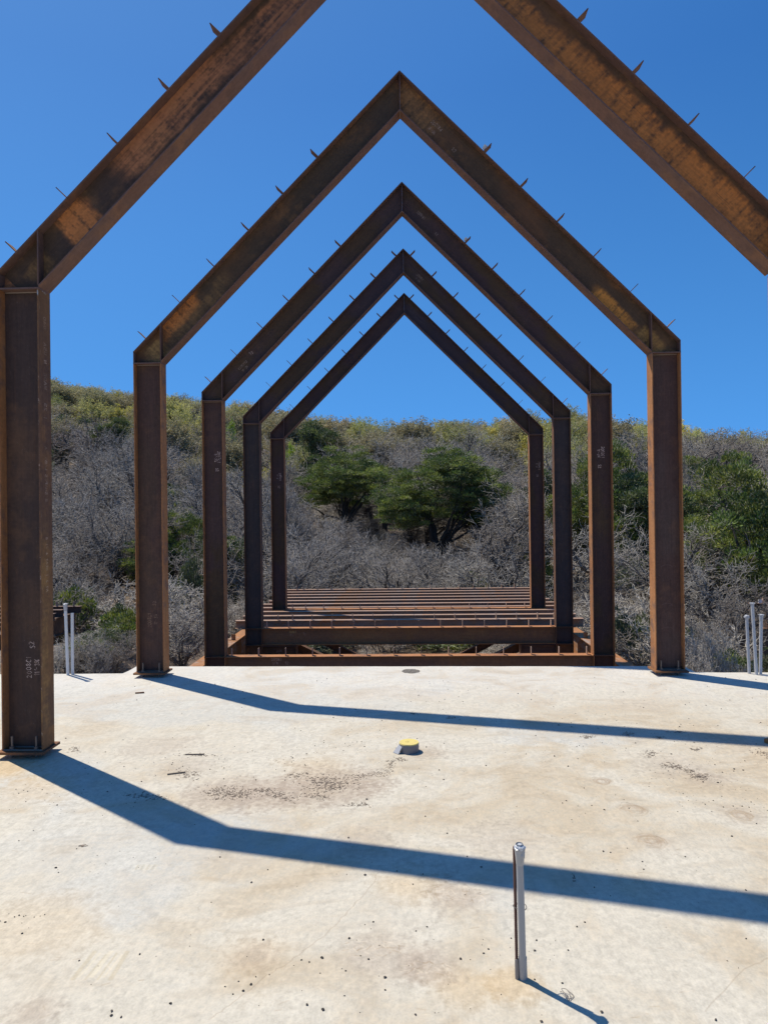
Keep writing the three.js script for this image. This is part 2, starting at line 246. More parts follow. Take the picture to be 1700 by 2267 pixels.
  const bump = canvasTex(1024, 1024, (i, j, o) => { o[0] = heightArr[(j * 2) * N + i * 2]; }, null, false); bump.wrapS = bump.wrapT = THREE.MirroredRepeatWrapping;
  const edge = (a, b, n, amp) => { const o = []; for (let k = 0; k < n; k++) o.push([lerp(a[0], b[0], k / n) + rr(-amp, amp), lerp(a[1], b[1], k / n) + rr(-amp, amp)]); return o; };
  reseed(21);
  const out = [[14, -9], ...edge([14, 7.47], [3.17, 7.56], 40, 0.006), ...edge([3.165, 7.58], [3.165, 7.86], 3, 0.004), ...edge([3.16, 7.87], [-3.225, 7.975], 40, 0.006), ...edge([-3.225, 7.97], [-3.225, 7.63], 3, 0.004), ...edge([-3.24, 7.62], [-14, 7.5], 40, 0.006), [-14, -9]];
  const g = prism(out, -0.45, 0); g.rotateX(-Math.PI / 2);
  const p = g.attributes.position, uv = g.attributes.uv; for (let i = 0; i < p.count; i++) { const [u, v] = slabUV(p.getX(i), p.getZ(i)); uv.setXY(i, u, v + p.getY(i) / SL); }
  whole('concrete_slab', g, new THREE.MeshStandardMaterial({ map: tex, roughness: 0.78, bumpMap: bump, bumpScale: 0.0035 }), 'pale trowelled concrete slab with tan stains and dark specks', null, null, 'structure');
}

// ---------------------------------------------------------------- steel gable frames
const TF = 0.0097, TW = 0.0058, BF = 0.165, DS = 0.31, XO = 3.0, XI = XO - DS, YB = 0.055, YK = 3.625, YA = 6.659, SLP = (YA - YK) / XO, VO = DS * Math.hypot(1, SLP), TV = TF * Math.hypot(1, SLP), YS = 3.498;
const Z1 = 4.938, DZ = 2.494, zf = (k) => -(Z1 + DZ * (k - 1));           // front flange edges of frame k
const YF = -0.30;                                        // top of the floor steel beyond the slab
const CL = YK - 0.12;                                    // column length drawn by its texture
const mark = (text, u, v, size, o = {}) => ({ text, u, v, size, ...o });
const colTex = [
  [steelTex(3.6, 0.31, 560, 1, { base: [0.072, 0.046, 0.037], sec: [0.105, 0.062, 0.04], amount: 0.12, marks: [mark('2008C1', 0.52, 0.128, 0.054), mark('S2', 0.74, 0.1, 0.052), mark("11'-3¾", 0.535, 0.066, 0.048)] }),
    steelTex(3.6, 0.31, 300, 2, { amount: 0.3 })],
  [steelTex(3.6, 0.31, 420, 3, { base: [0.1, 0.058, 0.047], sec: [0.1, 0.062, 0.045], amount: 0.1, marks: [mark('2008C1', 0.485, 0.167, 0.052, { color: 'rgba(200,165,130,0.5)' }), mark('S2', 0.73, 0.108, 0.052, { color: 'rgba(200,165,130,0.45)' }), mark("11'-3¼", 0.515, 0.1, 0.046, { color: 'rgba(200,165,130,0.5)' })] }),
    steelTex(3.6, 0.31, 420, 4, { base: [0.105, 0.072, 0.064], sec: [0.1, 0.058, 0.05], amount: 0.12, draw: (x, sx, sy, h) => { reseed(8); for (let k = 0; k < 260; k++) { x.fillStyle = `rgba(205,185,175,${rr(0.06, 0.3)})`; x.fillRect(rr(0.05, 1.7) * sx, rr(0, 1) * h, rr(0.8, 2), rr(0.8, 2)); } x.strokeStyle = 'rgba(170,150,140,0.25)'; x.lineWidth = 1.6; for (const u of [0.42, 0.68, 1.1]) { x.beginPath(); x.ellipse(u * sx, h * 0.5, 14, 26, 0, -1.3, 1.3); x.stroke(); } } })],
  [steelTex(3.8, 0.31, 330, 5, { base: [0.092, 0.055, 0.05], amount: 0.08, marks: [mark('2007C1', 3.05, 0.1, 0.054, { rot: Math.PI, bold: true }), mark('S2', 2.8, 0.13, 0.054, { rot: Math.PI, bold: true }), mark("11'-2¼", 3.02, 0.15, 0.05, { rot: Math.PI, bold: true })] }),
    steelTex(3.8, 0.31, 330, 6, { base: [0.08, 0.046, 0.04], amount: 0.08, marks: [mark('2002C1', 3.03, 0.14, 0.056, { rot: Math.PI, bold: true }), mark('S2', 2.77, 0.185, 0.056, { rot: Math.PI, bold: true }), mark("11'-2¼", 3.0, 0.195, 0.05, { rot: Math.PI, bold: true })] })],
  [steelTex(3.8, 0.31, 200, 7, { base: [0.062, 0.053, 0.053], sec: [0.076, 0.058, 0.054], amount: 0.04 }), steelTex(3.8, 0.31, 200, 8, { base: [0.07, 0.058, 0.06], sec: [0.09, 0.066, 0.06], amount: 0.04 })],
  [steelTex(3.8, 0.31, 260, 9, { base: [0.085, 0.05, 0.045], amount: 0.05, marks: [mark('2005C1', 3.03, 0.13, 0.056, { rot: Math.PI, bold: true }), mark('S2', 2.75, 0.16, 0.056, { rot: Math.PI }), mark("11'-2", 3.0, 0.19, 0.05, { rot: Math.PI })] }),
    steelTex(3.8, 0.31, 260, 10, { base: [0.085, 0.05, 0.045], amount: 0.05, marks: [mark('2004C1', 3.2, 0.1, 0.056, { rot: Math.PI, bold: true }), mark('S2', 2.92, 0.14, 0.056, { rot: Math.PI }), mark("11'-2", 3.17, 0.16, 0.05, { rot: Math.PI })] })],
];
const RL = XO * Math.hypot(1, SLP);                       // outer length of a rafter
const chalk = 'rgba(205,180,170,0.6)';
const rafTex = [
  [steelTex(4.4, 0.32, 420, 21, { base: [0.075, 0.05, 0.036], amount: 0.2, patches: [{ u0: 0.1, u1: 0.3, v0: 0.06, v1: 0.2, e: 0.05, a: 0.5, c: OCHRE }, { u0: 0.56, u1: 0.82, v0: 0.0, v1: 0.3, e: 0.05, a: 1.7, c: [0.56, 0.195, 0.05], wob: 0.08 }, { u0: 1.25, u1: 2.4, v0: 0.1, v1: 0.33, e: 0.2, a: 1.2, c: [0.4, 0.155, 0.06], along: 1 }, { u0: 2.3, u1: 4.5, v0: 0.05, v1: 0.26, e: 0.4, a: 1.0, c: [0.36, 0.14, 0.055], along: 1 }] }),
    steelTex(4.4, 0.32, 420, 22, { base: [0.11, 0.064, 0.034], sec: [0.15, 0.082, 0.036], amount: 0.35, patches: [{ u0: 0.4, u1: 4.4, v0: -0.1, v1: 0.2, e: 0.5, a: 1.1, c: [0.42, 0.152, 0.034] }, { u0: 2.0, u1: 4.0, v0: -0.1, v1: 0.25, e: 0.4, a: 1.0, c: [0.52, 0.175, 0.035] }] })],
  [steelTex(4.4, 0.32, 420, 23, { base: [0.085, 0.06, 0.035], sec: [0.13, 0.076, 0.036], amount: 0.3, patches: [{ u0: 0.05, u1: 0.3, v0: 0.0, v1: 0.24, e: 0.05, a: 0.9, c: [0.32, 0.19, 0.065] }, { u0: 0.36, u1: 0.9, v0: 0.16, v1: 0.33, e: 0.1, a: 1.3, c: [0.5, 0.175, 0.04] }, { u0: 0.4, u1: 1.3, v0: 0.02, v1: 0.2, e: 0.15, a: 0.4, c: OCHRE }, { u0: 4.17, u1: 4.4, v0: -1, v1: 1, e: 0.01, a: 0.6, c: [0.1, 0.035, 0.038], wob: 0.01 }] }),
    steelTex(4.4, 0.32, 420, 24, { base: [0.1, 0.066, 0.036], sec: [0.16, 0.085, 0.038], amount: 0.35, patches: [{ u0: -0.5, u1: 0.09, v0: -1, v1: 1, e: 0.01, a: 0.6, c: [0.1, 0.035, 0.038], wob: 0.01 }, { u0: 0.08, u1: 0.7, v0: 0.05, v1: 0.33, e: 0.2, a: 0.75, c: [0.33, 0.155, 0.05] }, { u0: 3.25, u1: 3.82, v0: 0, v1: 0.15, e: 0.12, a: 1.4, c: [0.58, 0.235, 0.04], wob: 0.12 }, { u0: 3.9, u1: 4.3, v0: 0, v1: 0.2, e: 0.03, a: 0.9, c: [0.4, 0.22, 0.06] }], marks: [mark('2007R4', 0.62, 0.17, 0.05, { color: chalk }), mark("18'-2¾", 0.64, 0.1, 0.04, { color: chalk }), mark('S2', 1.0, 0.11, 0.05, { color: chalk })] })],
  [steelTex(4.4, 0.32, 300, 25, { base: [0.078, 0.05, 0.05], amount: 0.05, marks: [mark('R2007B2', 0.62, 0.15, 0.048, { color: chalk }), mark("18'-2¾", 0.64, 0.09, 0.04, { color: chalk }), mark('S2', 0.9, 0.18, 0.055, { color: chalk, bold: true })] }), steelTex(4.4, 0.32, 300, 26, { base: [0.075, 0.045, 0.045], amount: 0.05, marks: [mark('2006R1', 0.45, 0.16, 0.05, { color: chalk }), mark('S2', 0.86, 0.12, 0.05, { color: chalk })] })],
  [steelTex(4.4, 0.32, 180, 27, { base: [0.07, 0.048, 0.056], amount: 0.03 }), steelTex(4.4, 0.32, 220, 28, { base: [0.078, 0.05, 0.052], amount: 0.03, marks: [mark('2005R2', 0.5, 0.15, 0.05, { color: chalk }), mark("11'-2¼", 0.52, 0.09, 0.045, { color: chalk })] })],
  [steelTex(4.4, 0.32, 180, 29, { base: [0.078, 0.046, 0.044], amount: 0.04 }), steelTex(4.4, 0.32, 180, 30, { base: [0.07, 0.05, 0.058], amount: 0.03 })],
];
const hexNut = new THREE.CylinderGeometry(0.02, 0.02, 0.02, 6);
const clipTall = box(-0.0036, 0.0036, 0, 0.136, -0.048, 0.048);
const clipGeo = box(-0.0032, 0.0032, 0, 0.114, -0.038, 0.038);
const frameLabel = [
  'rusty steel gable frame on bolted base plates, column chalked 2008C1 and S2, ochre rusted rafters',
  'rusty steel gable frame bolted along the slab edge, orange rust blooms by its eaves',
  'dark steel gable frame just off the slab edge, columns chalked 2007C1 and 2002C1',
  'blue-black steel gable frame between the chalked one past the slab and the last one',
  'dark steel gable frame deepest over the open floor joists, next to the woods',
];
function frame(k) {
  const z0 = zf(k), zw = z0 - BF / 2, zb = z0 - BF, g = thing('gable_frame', frameLabel[k - 1], 'steel frame', 'steel gable frames');
  const onSlab = k <= 2, y0 = onSlab ? YB : -0.61;
  for (const s of [-1, 1]) {
    const X = (x) => s * x, side = s < 0 ? 0 : 1, mir = (pts) => pts.map(([x, y]) => [X(x), y]);
    const R = (x0, x1, ya, yb) => mir([[x0, ya], [x1, ya], [x1, yb], [x0, yb]]);
    // column
    const col = new THREE.Group(); col.name = 'column'; g.add(col); if (k === 1 && s > 0) col.position.x = 0.02;
    const webMat = steelMat(colTex[k - 1][side], 0.6);
    const ax = { o: s < 0 ? [-XI, y0 < 0 ? -0.3 : y0] : [XO, y0 < 0 ? -0.3 : y0], d: [0, 1], n: [-1, 0], len: y0 < 0 ? 3.8 : 3.6, h: 0.31 };
    part('web', prism(R(XI + TF, XO - TF, y0, YS - 0.009), zw - TW / 2, zw + TW / 2, ax), webMat, col);
    const fm = k === 4 ? M.flangeBrown : M.flangeColumn;
    part('flange', prism(R(XI, XI + TF, y0, YS - 0.009), zb, z0), k === 1 && s < 0 ? inscribed(y0) : fm, col);
    part('flange', prism(R(XO - TF, XO, y0, YS - 0.009), zb, z0), fm, col);
    part('cap_plate', prism(R(XI - 0.002, XO + 0.002, YS - 0.009, YS + 0.003), zb + 0.003, z0 - 0.003), M.flangeRafter, col);
    part('weld_bead', cyl([X(XI + 0.012), YS - 0.013, zw + 0.012], [X(XO - 0.02), YS - 0.013, zw + 0.012], 0.006, 0.006, 6), M.weld, col);
    if (onSlab) {
      for (const zz of [zw + 0.008, zb + 0.004, z0 - 0.004]) part('weld_bead', cyl([X(XI + 0.004), YB + 0.002, zz], [X(XO - 0.004), YB + 0.002, zz], 0.006, 0.006, 6), M.weld, col);
      const pl0 = part('base_plate', box(Math.min(X(XI - 0.022), X(XO + 0.022)), Math.max(X(XI - 0.022), X(XO + 0.022)), YB - 0.019, YB - 0.0005, zw - 0.125, zw + 0.125), M.plate, col);
      for (const bx of [XI + 0.06, XO - 0.065]) for (const bz of [-0.06, 0.06]) {
        const b = merge([cyl([X(bx), 0, zw + bz], [X(bx), YB + 0.1, zw + bz], 0.0095, 0.0095, 8), hexNut.clone().translate(X(bx), YB + 0.013, zw + bz), hexNut.clone().translate(X(bx), YB - 0.03, zw + bz), cyl([X(bx), YB, zw + bz], [X(bx), YB + 0.004, zw + bz], 0.026, 0.026, 12)]);
        part('anchor_bolt', b, M.bolt, col);
      }
    } else {
      part('splice_plate', prism(R(XI - 0.002, XO + 0.002, YF - 0.012, YF), zb - 0.002, z0 + 0.002), M.plate, col);
      part('splice_plate', prism(R(XI - 0.002, XO + 0.002, -0.622, -0.61), zb - 0.002, z0 + 0.002), M.plate, col);
      const lo = ground(X(2.85), zw) - 0.2;
      part('lower_web', prism(R(XI + TF, XO - TF, lo, -0.622), zw - TW / 2, zw + TW / 2), fm, col);
      part('lower_flange', prism(R(XI, XI + TF, lo, -0.622), zb, z0), fm, col);
      part('lower_flange', prism(R(XO - TF, XO, lo, -0.622), zb, z0), fm, col);
    }
    // rafter with its eave panel
    const raf = new THREE.Group(); raf.name = 'rafter'; g.add(raf);
    const top = (x) => YK + (XO - x) * SLP, L = Math.hypot(1, SLP), dd = [1 / L, SLP / L];
    const web = [[XO - TF, YS + 0.003], [XI + TF, YS + 0.003], [XI, top(XI) - VO + TV], [0.0035, top(0.0035) - VO + TV], [0.0035, top(0.0035) - TV], [XO - TF, top(XO - TF) - TV]];
    const axr = s < 0 ? { o: [-XO + VO * 0 + DS * dd[1], YK - DS * dd[0]], d: dd, n: [-dd[1], dd[0]], len: 4.4, h: 0.32 } : { o: [0 - DS * dd[1] , YA - DS * dd[0]], d: [dd[0], -dd[1]], n: [dd[1], dd[0]], len: 4.4, h: 0.32 };
    part('web', prism(mir(web), zw - TW / 2, zw + TW / 2, axr), steelMat(rafTex[k - 1][side], 0.6), raf);
    part('top_flange', prism(mir([[XO, YK], [0, YA], [0, YA - TV], [XO, YK - TV]]), zb, z0), M.flangeRafter, raf);
    part('bottom_flange', prism(mir([[XI, YS + 0.004], [0, YA - VO], [0, YA - VO + TV], [XI, YS + 0.004 + TV]]), zb, z0), M.flangeRafter, raf);
    part('eave_flange', prism(R(XO - TF, XO, YS + 0.0035, YK - TV - 0.0005), zb + 0.001, z0 - 0.001), M.flangeRafter, raf);
    part('stiffener', prism(R(XI - 0.001, XI + TF - 0.002, YS + 0.02, top(XI) - TV - 0.001), zb + 0.004, z0 - 0.004), M.flangeRafter, raf);
    for (let j = k <= 3 ? 2 : 0; j < 8; j++) {
      const x = 0.118 + 0.392 * j, c = part('clip_plate', clipTall, M.plate, raf);
      c.position.set(X(x), top(x) - 0.0005, zw); c.rotation.z = s < 0 ? Math.atan(SLP) : -Math.atan(SLP);
    }
    if (k === 3 && s > 0 || k === 2 && s > 0) { const sc = part('paper_tag', box(-0.035, 0.004, 0, 0.06, 0.01, 0.0106), std(0.62, 0.6, 0.55), raf); sc.position.set(X(0.118 + 0.392 * 2) + 0.02, top(0.118 + 0.392 * 2) + 0.02, zw + 0.03); sc.rotation.set(0.1, 0.3, -0.5); }
  }
  part('ridge_plate', prism([[-0.003, YA - VO + TV * 0.9], [0.003, YA - VO + TV * 0.9], [0.003, YA - TV], [-0.003, YA - TV]], zb + 0.004, z0 - 0.004), M.flangeRafter, g);
  part('weld_bead', cyl([0, YA - VO - 0.001, zb + 0.004], [0, YA - VO - 0.001, z0 - 0.004], 0.0045, 0.0045, 6), M.weld, g);
  return g;
}
function inscribed(y0) {                                  // inner flange of the first column: mill stencil writing running up it, a bare ground patch at the top
  const t = steelTex(3.6, 0.165, 560, 41, { base: [0.15, 0.085, 0.052], sec: [0.22, 0.12, 0.05], amount: 0.35, patches: [{ u0: -0.1, u1: 1.4, v0: 0.0, v1: 0.1, e: 0.3, a: 0.6, c: [0.3, 0.16, 0.05] }],
    marks: [mark('A992 | HEAT 432118', 1.02, 0.07, 0.04, { print: 1, color: 'rgba(225,205,190,0.62)' }), mark('8 SHAPES LAB57 A', 1.7, 0.07, 0.045, { print: 1, color: 'rgba(225,205,190,0.6)' }), mark('| 2SI  MADE IN USA  1040', 2.32, 0.07, 0.052, { print: 1, color: 'rgba(225,205,190,0.55)', space: 1.05 })],
    draw: (x, sx, sy, h) => { reseed(3); for (let k = 0; k < 60; k++) { x.fillStyle = `rgba(176,190,205,${rr(0.15, 0.5)})`; x.beginPath(); x.ellipse(rr(3.28, 3.42) * sx, h * rr(0.3, 0.7), rr(2, 14), rr(1, 6), rr(0, 3), 0, 7); x.fill(); } for (let k = 0; k < 40; k++) { x.fillStyle = `rgba(200,190,175,${rr(0.1, 0.3)})`; x.fillRect(rr(0, 3.3) * sx, h * rr(0.85, 1), rr(4, 26), rr(1, 3)); } } });
  t.repeat.set(1 / 3.6, 1 / 0.165); t.offset.set(0, 0);
  const m = steelMat(t, 0.62); return m;
}
for (let k = 1; k <= 5; k++) frame(k);

// ---------------------------------------------------------------- floor steel beyond the slab
function iBeamX(root, x0, x1, yTop, depth, bf, tf, tw, zFront, mat, webMat) {
  const zw = zFront - bf / 2;
  part('web', prism(rectXY(x0, x1, yTop - depth + tf, yTop - tf), zw - tw / 2, zw + tw / 2), webMat || mat, root);
  part('top_flange', prism(rectXY(x0, x1, yTop - tf, yTop), zFront - bf, zFront), mat, root);
  part('bottom_flange', prism(rectXY(x0, x1, yTop - depth, yTop - depth + tf), zFront - bf, zFront), mat, root);
}
function clips(root, list, y, z, h = 1) { for (const x of list) { const c = part('clip_plate', clipGeo, M.joist, root); c.position.set(x, y - 0.0005, z); c.scale.y = h; c.rotation.set(0, rr(-0.08, 0.08), rr(-0.03, 0.03)); } }
const run = (a, b, n) => Array.from({ length: n }, (_, i) => a + (b - a) * i / (n - 1));
reseed(61);
const yel = 'rgba(220,190,120,0.75)';
const beamTex = (s, o) => { return steelTex(5.4, 0.31, 300, s, { k: 1.6, ...o }); };
const fbMat = {
  3: steelMat(beamTex(51, { base: [0.1, 0.066, 0.05], sec: [0.13, 0.082, 0.05], amount: 0.2, marks: [mark('2013B1', 0.67, 0.235, 0.054, { bold: true }), mark("13'8", 0.68, 0.18, 0.05), mark('S2', 0.87, 0.18, 0.054)] })),
  4: steelMat(beamTex(52, { base: [0.14, 0.08, 0.044], sec: [0.17, 0.098, 0.045], amount: 0.35, marks: [mark('20MB1', 0.49, 0.21, 0.054, { bold: true, color: yel }), mark("17'C", 0.5, 0.15, 0.05, { color: chalk }), mark('S2', 0.75, 0.17, 0.054, { color: chalk })] })),
  5: steelMat(beamTex(53, { base: [0.12, 0.07, 0.045], amount: 0.3 })),
};
for (const k of [3, 4, 5]) {
  const g = thing('floor_beam', ['rusty floor beam behind the slab edge, chalked 2013B1, with upright clips', 'brown floor beam chalked 20MB1 under the second gable frame past the slab', 'rusty floor beam with clips under the last gable frame'][k - 3], 'floor beam', 'floor beams under the gable frames');
  const z = zf(k), zw = z - BF / 2, x0 = -XI - 0.0, ax = { o: [-XI, YF - 0.31], d: [1, 0], n: [0, 1], len: 5.4, h: 0.31 };
  part('web', prism(rectXY(-XI + 0.003, XI - 0.003, YF - DS + TF, YF - TF), zw - TW / 2, zw + TW / 2, ax), fbMat[k], g);
  part('top_flange', prism(rectXY(-XI + 0.003, XI - 0.003, YF - TF, YF), z - BF, z), M.flangeColumn, g);
  part('bottom_flange', prism(rectXY(-XI + 0.003, XI - 0.003, YF - DS, YF - DS + TF), z - BF, z), M.flangeColumn, g);
  clips(g, k === 5 ? [-2.56, -2.27, ...run(-1.87, 2.56, 12)] : run(-2.61, 2.61, 14), YF, zw);
}
const ordinal = ['first', 'second', 'third', 'fourth', 'fifth', 'sixth', 'seventh', 'eighth'];
const JD = 0.157, JB = 0.15;
for (let i = 0; i < 10; i++) {
  const z = -(13.34 + 0.617 * i), past = i < 3 ? ordinal[i] + ' past the beam chalked 20MB1' : ordinal[i - 3] + ' past the last gable frame';
  const g = thing('floor_joist', `rusty floor joist lying across the girders, ${past}`, 'floor joist', 'floor joists over the ravine');
  const w = 3.42 + rr(-0.03, 0.03);
  iBeamX(g, -w, w, YF, JD, JB, 0.0085, 0.006, z, M.joist);
  if (i === 0) clips(g, [-2.58, -2.29, ...run(-1.9, 2.54, 12), 2.86], YF, z - JB / 2);
  if (i === 3) clips(g, [-2.86, 2.92], YF, z - JB / 2);
  if (i === 5) clips(g, [-3.0], YF, z - JB / 2);
  if (i === 9) clips(g, [-3.12, -2.94, ...run(-2.56, 2.6, 14), 2.95], YF, z - JB / 2);
}
for (const s of [-1, 1]) {
  const g = thing('edge_girder', s < 0 ? 'orange rusted girder under the joist ends, beside the 2007C1 column' : 'orange rusted girder under the joist ends, beside the 2002C1 column', 'girder', 'girders carrying the floor joists');
  const x = s * 3.165, yt = YF - JD - 0.002, z0 = -19.3, z1 = -7.99;
  part('web', boxZ(x - 0.004, x + 0.004, yt - 0.45, yt - 0.012, z0, z1), M.girder, g);
  part('top_flange', boxZ(x - 0.105, x + 0.105, yt - 0.012, yt, z0, z1), M.girder, g);
  part('bottom_flange', boxZ(x - 0.105, x + 0.105, yt - 0.462, yt - 0.45, z0, z1), M.girder, g);
  for (let k = 0; k < 7; k++) part('stiffener', box(Math.min(x - s * 0.1, x - s * 0.004), Math.max(x - s * 0.1, x - s * 0.004), yt - 0.449, yt - 0.0125, -9.4 - k * 1.5 - 0.005, -9.4 - k * 1.5 + 0.005), M.girder, g);
  for (const z of [-9.35, -10.62, -11.5, -12.15]) { const c = part('clip_plate', clipGeo, M.girder, g); c.position.set(x - s * 0.02, yt - 0.0005, z); c.rotation.y = Math.PI / 2; c.scale.y = 0.9; }
  for (const z of [-9, -15, -19.1]) { const lo = ground(x, z) - 0.3; part('post', box(x - 0.075, x + 0.075, lo, yt - 0.4625, z - 0.075, z + 0.075), M.flangeDark, g); }
  // cross stub and struts below the second frame past the slab
  const st = thing('stub_beam', s < 0 ? 'short dark stub beam under the 20MB1 beam, chalk lettering on its web' : 'short dark stub beam under the 20MB1 beam, plain web with a bolt', 'stub beam', 'stub beams under the floor');
  const xa = s < 0 ? -XI + 0.002 : 2.06, xb = s < 0 ? -2.06 : XI - 0.002, zs = zf(4) - BF / 2;
  part('web', prism(rectXY(xa, xb, -0.91, -0.635), zs - 0.004, zs + 0.004, { o: [xa, -0.91], d: [1, 0], n: [0, 1], len: 0.7, h: 0.3 }), s < 0 ? steelMat(steelTex(0.7, 0.3, 300, 57, { base: [0.1, 0.06, 0.05], amount: 0.05, marks: [mark('2006', 0.25, 0.16, 0.05, { color: chalk }), mark('S2', 0.27, 0.1, 0.04, { color: chalk })] })) : M.flangeDark, st);
  part('top_flange', box(xa, xb, -0.635, -0.6235, zs - 0.08, zs + 0.08), M.flangeDark, st);
  part('bottom_flange', box(xa, xb, -0.922, -0.91, zs - 0.08, zs + 0.08), M.flangeDark, st);
  part('end_plate', box(s < 0 ? xb + 0.0005 : xa - 0.012, s < 0 ? xb + 0.012 : xa - 0.0005, -0.93, -0.62, zs - 0.085, zs + 0.085), M.plate, st);
  const strut = (xA, yA, xB, yB, z, label) => {
    const d = Math.hypot(xB - xA, yB - yA), b = thing('diagonal_strut', label, 'strut', 'diagonal struts under the floor');
    b.position.set(s * xA, yA, z); b.rotation.z = Math.atan2(yB - yA, s * (xB - xA));
    part('web', box(0, d, -0.07, 0.07, -0.003, 0.003), M.flangeBrown, b);
    part('flange', box(0, d, 0.07, 0.078, -0.075, 0.075), M.flangeBrown, b);
    part('flange', box(0, d, -0.078, -0.07, -0.075, 0.075), M.flangeBrown, b);
  };
  strut(2.4, -0.56, 0.35, ground(0.3, -12.8) + 0.05, -12.78, `dark diagonal strut running down from the ${s < 0 ? 'chalk lettered' : 'plain'} stub beam`);
  strut(2.2, -0.84, 0.4, ground(0.4, -15) + 0.1, -15.02, `dark diagonal strut deeper under the joists, on the side of the ${s < 0 ? 'chalk lettered' : 'plain'} stub beam`);
}
// wings to either side
for (const s of [-1, 1]) {
  const nm = s < 0 ? 'paired white pipes' : 'three grey pipes', zend = s < 0 ? -15.7 : -15.35, xe = s < 0 ? 7.72 : 7.58;
  for (let i = 0; i < 7; i++) {
    const z = zend - 0.0 + i * 0.6, g = thing('wing_joist', i ? `rusty side deck joist behind the ${nm}, ${ordinal[i]} from its outer end` : `rusty side deck joist behind the ${nm}, at its outer end`, 'floor joist', `side deck joists behind the ${nm}`);
    const x0 = s < 0 ? -12.5 : xe + (i % 2) * 0.12, x1 = s < 0 ? -xe - (i % 2) * 0.12 : 12.5;
    iBeamX(g, x0, x1, YF, JD, JB, 0.0085, 0.006, z, M.wing);
    if (i === 0) clips(g, [s * 7.9, s * 8.3, s * 8.7, s * 9.1], YF, z - JB / 2);
  }
  const g = thing('wing_girder', `dark girder carrying the side deck joists behind the ${nm}`, 'girder', 'girders of the side decks'), x = s * 7.98, yt = YF - JD - 0.002;
  part('web', boxZ(x - 0.004, x + 0.004, yt - 0.4, yt - 0.012, zend - 0.3, -8), M.wing, g);
  part('top_flange', boxZ(x - 0.1, x + 0.1, yt - 0.012, yt, zend - 0.3, -8), M.wing, g);
  part('bottom_flange', boxZ(x - 0.1, x + 0.1, yt - 0.412, yt - 0.4, zend - 0.3, -8), M.wing, g);
  for (const z of [-10, -15]) part('post', box(x - 0.075, x + 0.075, ground(x, z) - 0.3, yt - 0.4125, z - 0.075, z + 0.075), M.wing, g);
}
{ const c = whole('paper_scrap', box(-0.05, 0.05, 0, 0.07, -0.01, 0.01), std(0.75, 0.76, 0.78), 'white block resting on the side deck behind the three grey pipes', 'block'); c.position.set(7.86, YF, -15.43); }

// ---------------------------------------------------------------- pipes and things on the slab
const pvc = std(0.62, 0.63, 0.63, 0.45), pvcGrey = std(0.3, 0.31, 0.32, 0.5), tape = std(0.4, 0.41, 0.43, 0.38), tapeDark = std(0.16, 0.16, 0.17, 0.5);
function crumple(p, r, h, s, sq = 1) { reseed(s); const g = new THREE.IcosahedronGeometry(1, 2), a = g.attributes.position, memo = new Map(); for (let i = 0; i < a.count; i++) { const key = [a.getX(i).toFixed(3), a.getY(i).toFixed(3), a.getZ(i).toFixed(3)].join(); if (!memo.has(key)) memo.set(key, rr(0.78, 1.12)); const k = memo.get(key); a.setXYZ(i, a.getX(i) * r * k, a.getY(i) * h * k, a.getZ(i) * r * k * sq); } g.computeVertexNormals(); g.translate(...p); const f = g.index ? g.toNonIndexed() : g; f.computeVertexNormals(); return f; }
function tubeGeo(p, q, r, wall = 0.003) {                // open-ended pipe with a wall
  const a = new THREE.Vector3(...p), b = new THREE.Vector3(...q), d = b.clone().sub(a), L = d.length();
  const g = new THREE.LatheGeometry([[r - wall, 0], [r, 0], [r, L], [r - wall, L], [r - wall, L - 0.25 * L]].map(([x, y]) => new THREE.Vector2(x, y)), 18);
  g.applyQuaternion(new THREE.Quaternion().setFromUnitVectors(new THREE.Vector3(0, 1, 0), d.normalize())); g.translate(...p); return g;
}
function pipe(label, base, top, r, mat, o = {}) {
  const t = thing('conduit_pipe', label, 'pipe', 'conduit pipes standing out of the slab'); t.position.set(base[0], 0, base[2]);
  const q = [top[0] - base[0], top[1], top[2] - base[2]];
  part('tube', tubeGeo([0, -0.05, 0], q, r), mat, t);
  const at = (k) => [q[0] * k, q[1] * k, q[2] * k];
  if (o.tape) { part('tape_wrap', cyl(at(1 - o.tape / q[1]), at(1.004), r * 1.12, r * 1.45, 9), tape, t); part('tape_knot', crumple([q[0], q[1] + 0.004, q[2]], r * 1.75, r * (o.knot || 0.7), 5 + Math.round(base[0] * 10)), tape, t); }
  if (o.socket) part('socket', cyl(at(0), at(o.socket / q[1]), r * 1.17, r * 1.17, 16), mat, t);
  if (o.joint) part('socket', cyl(at(o.joint), at(o.joint + 0.015), r * 1.1, r * 1.1, 14), mat, t);
  return t;
}
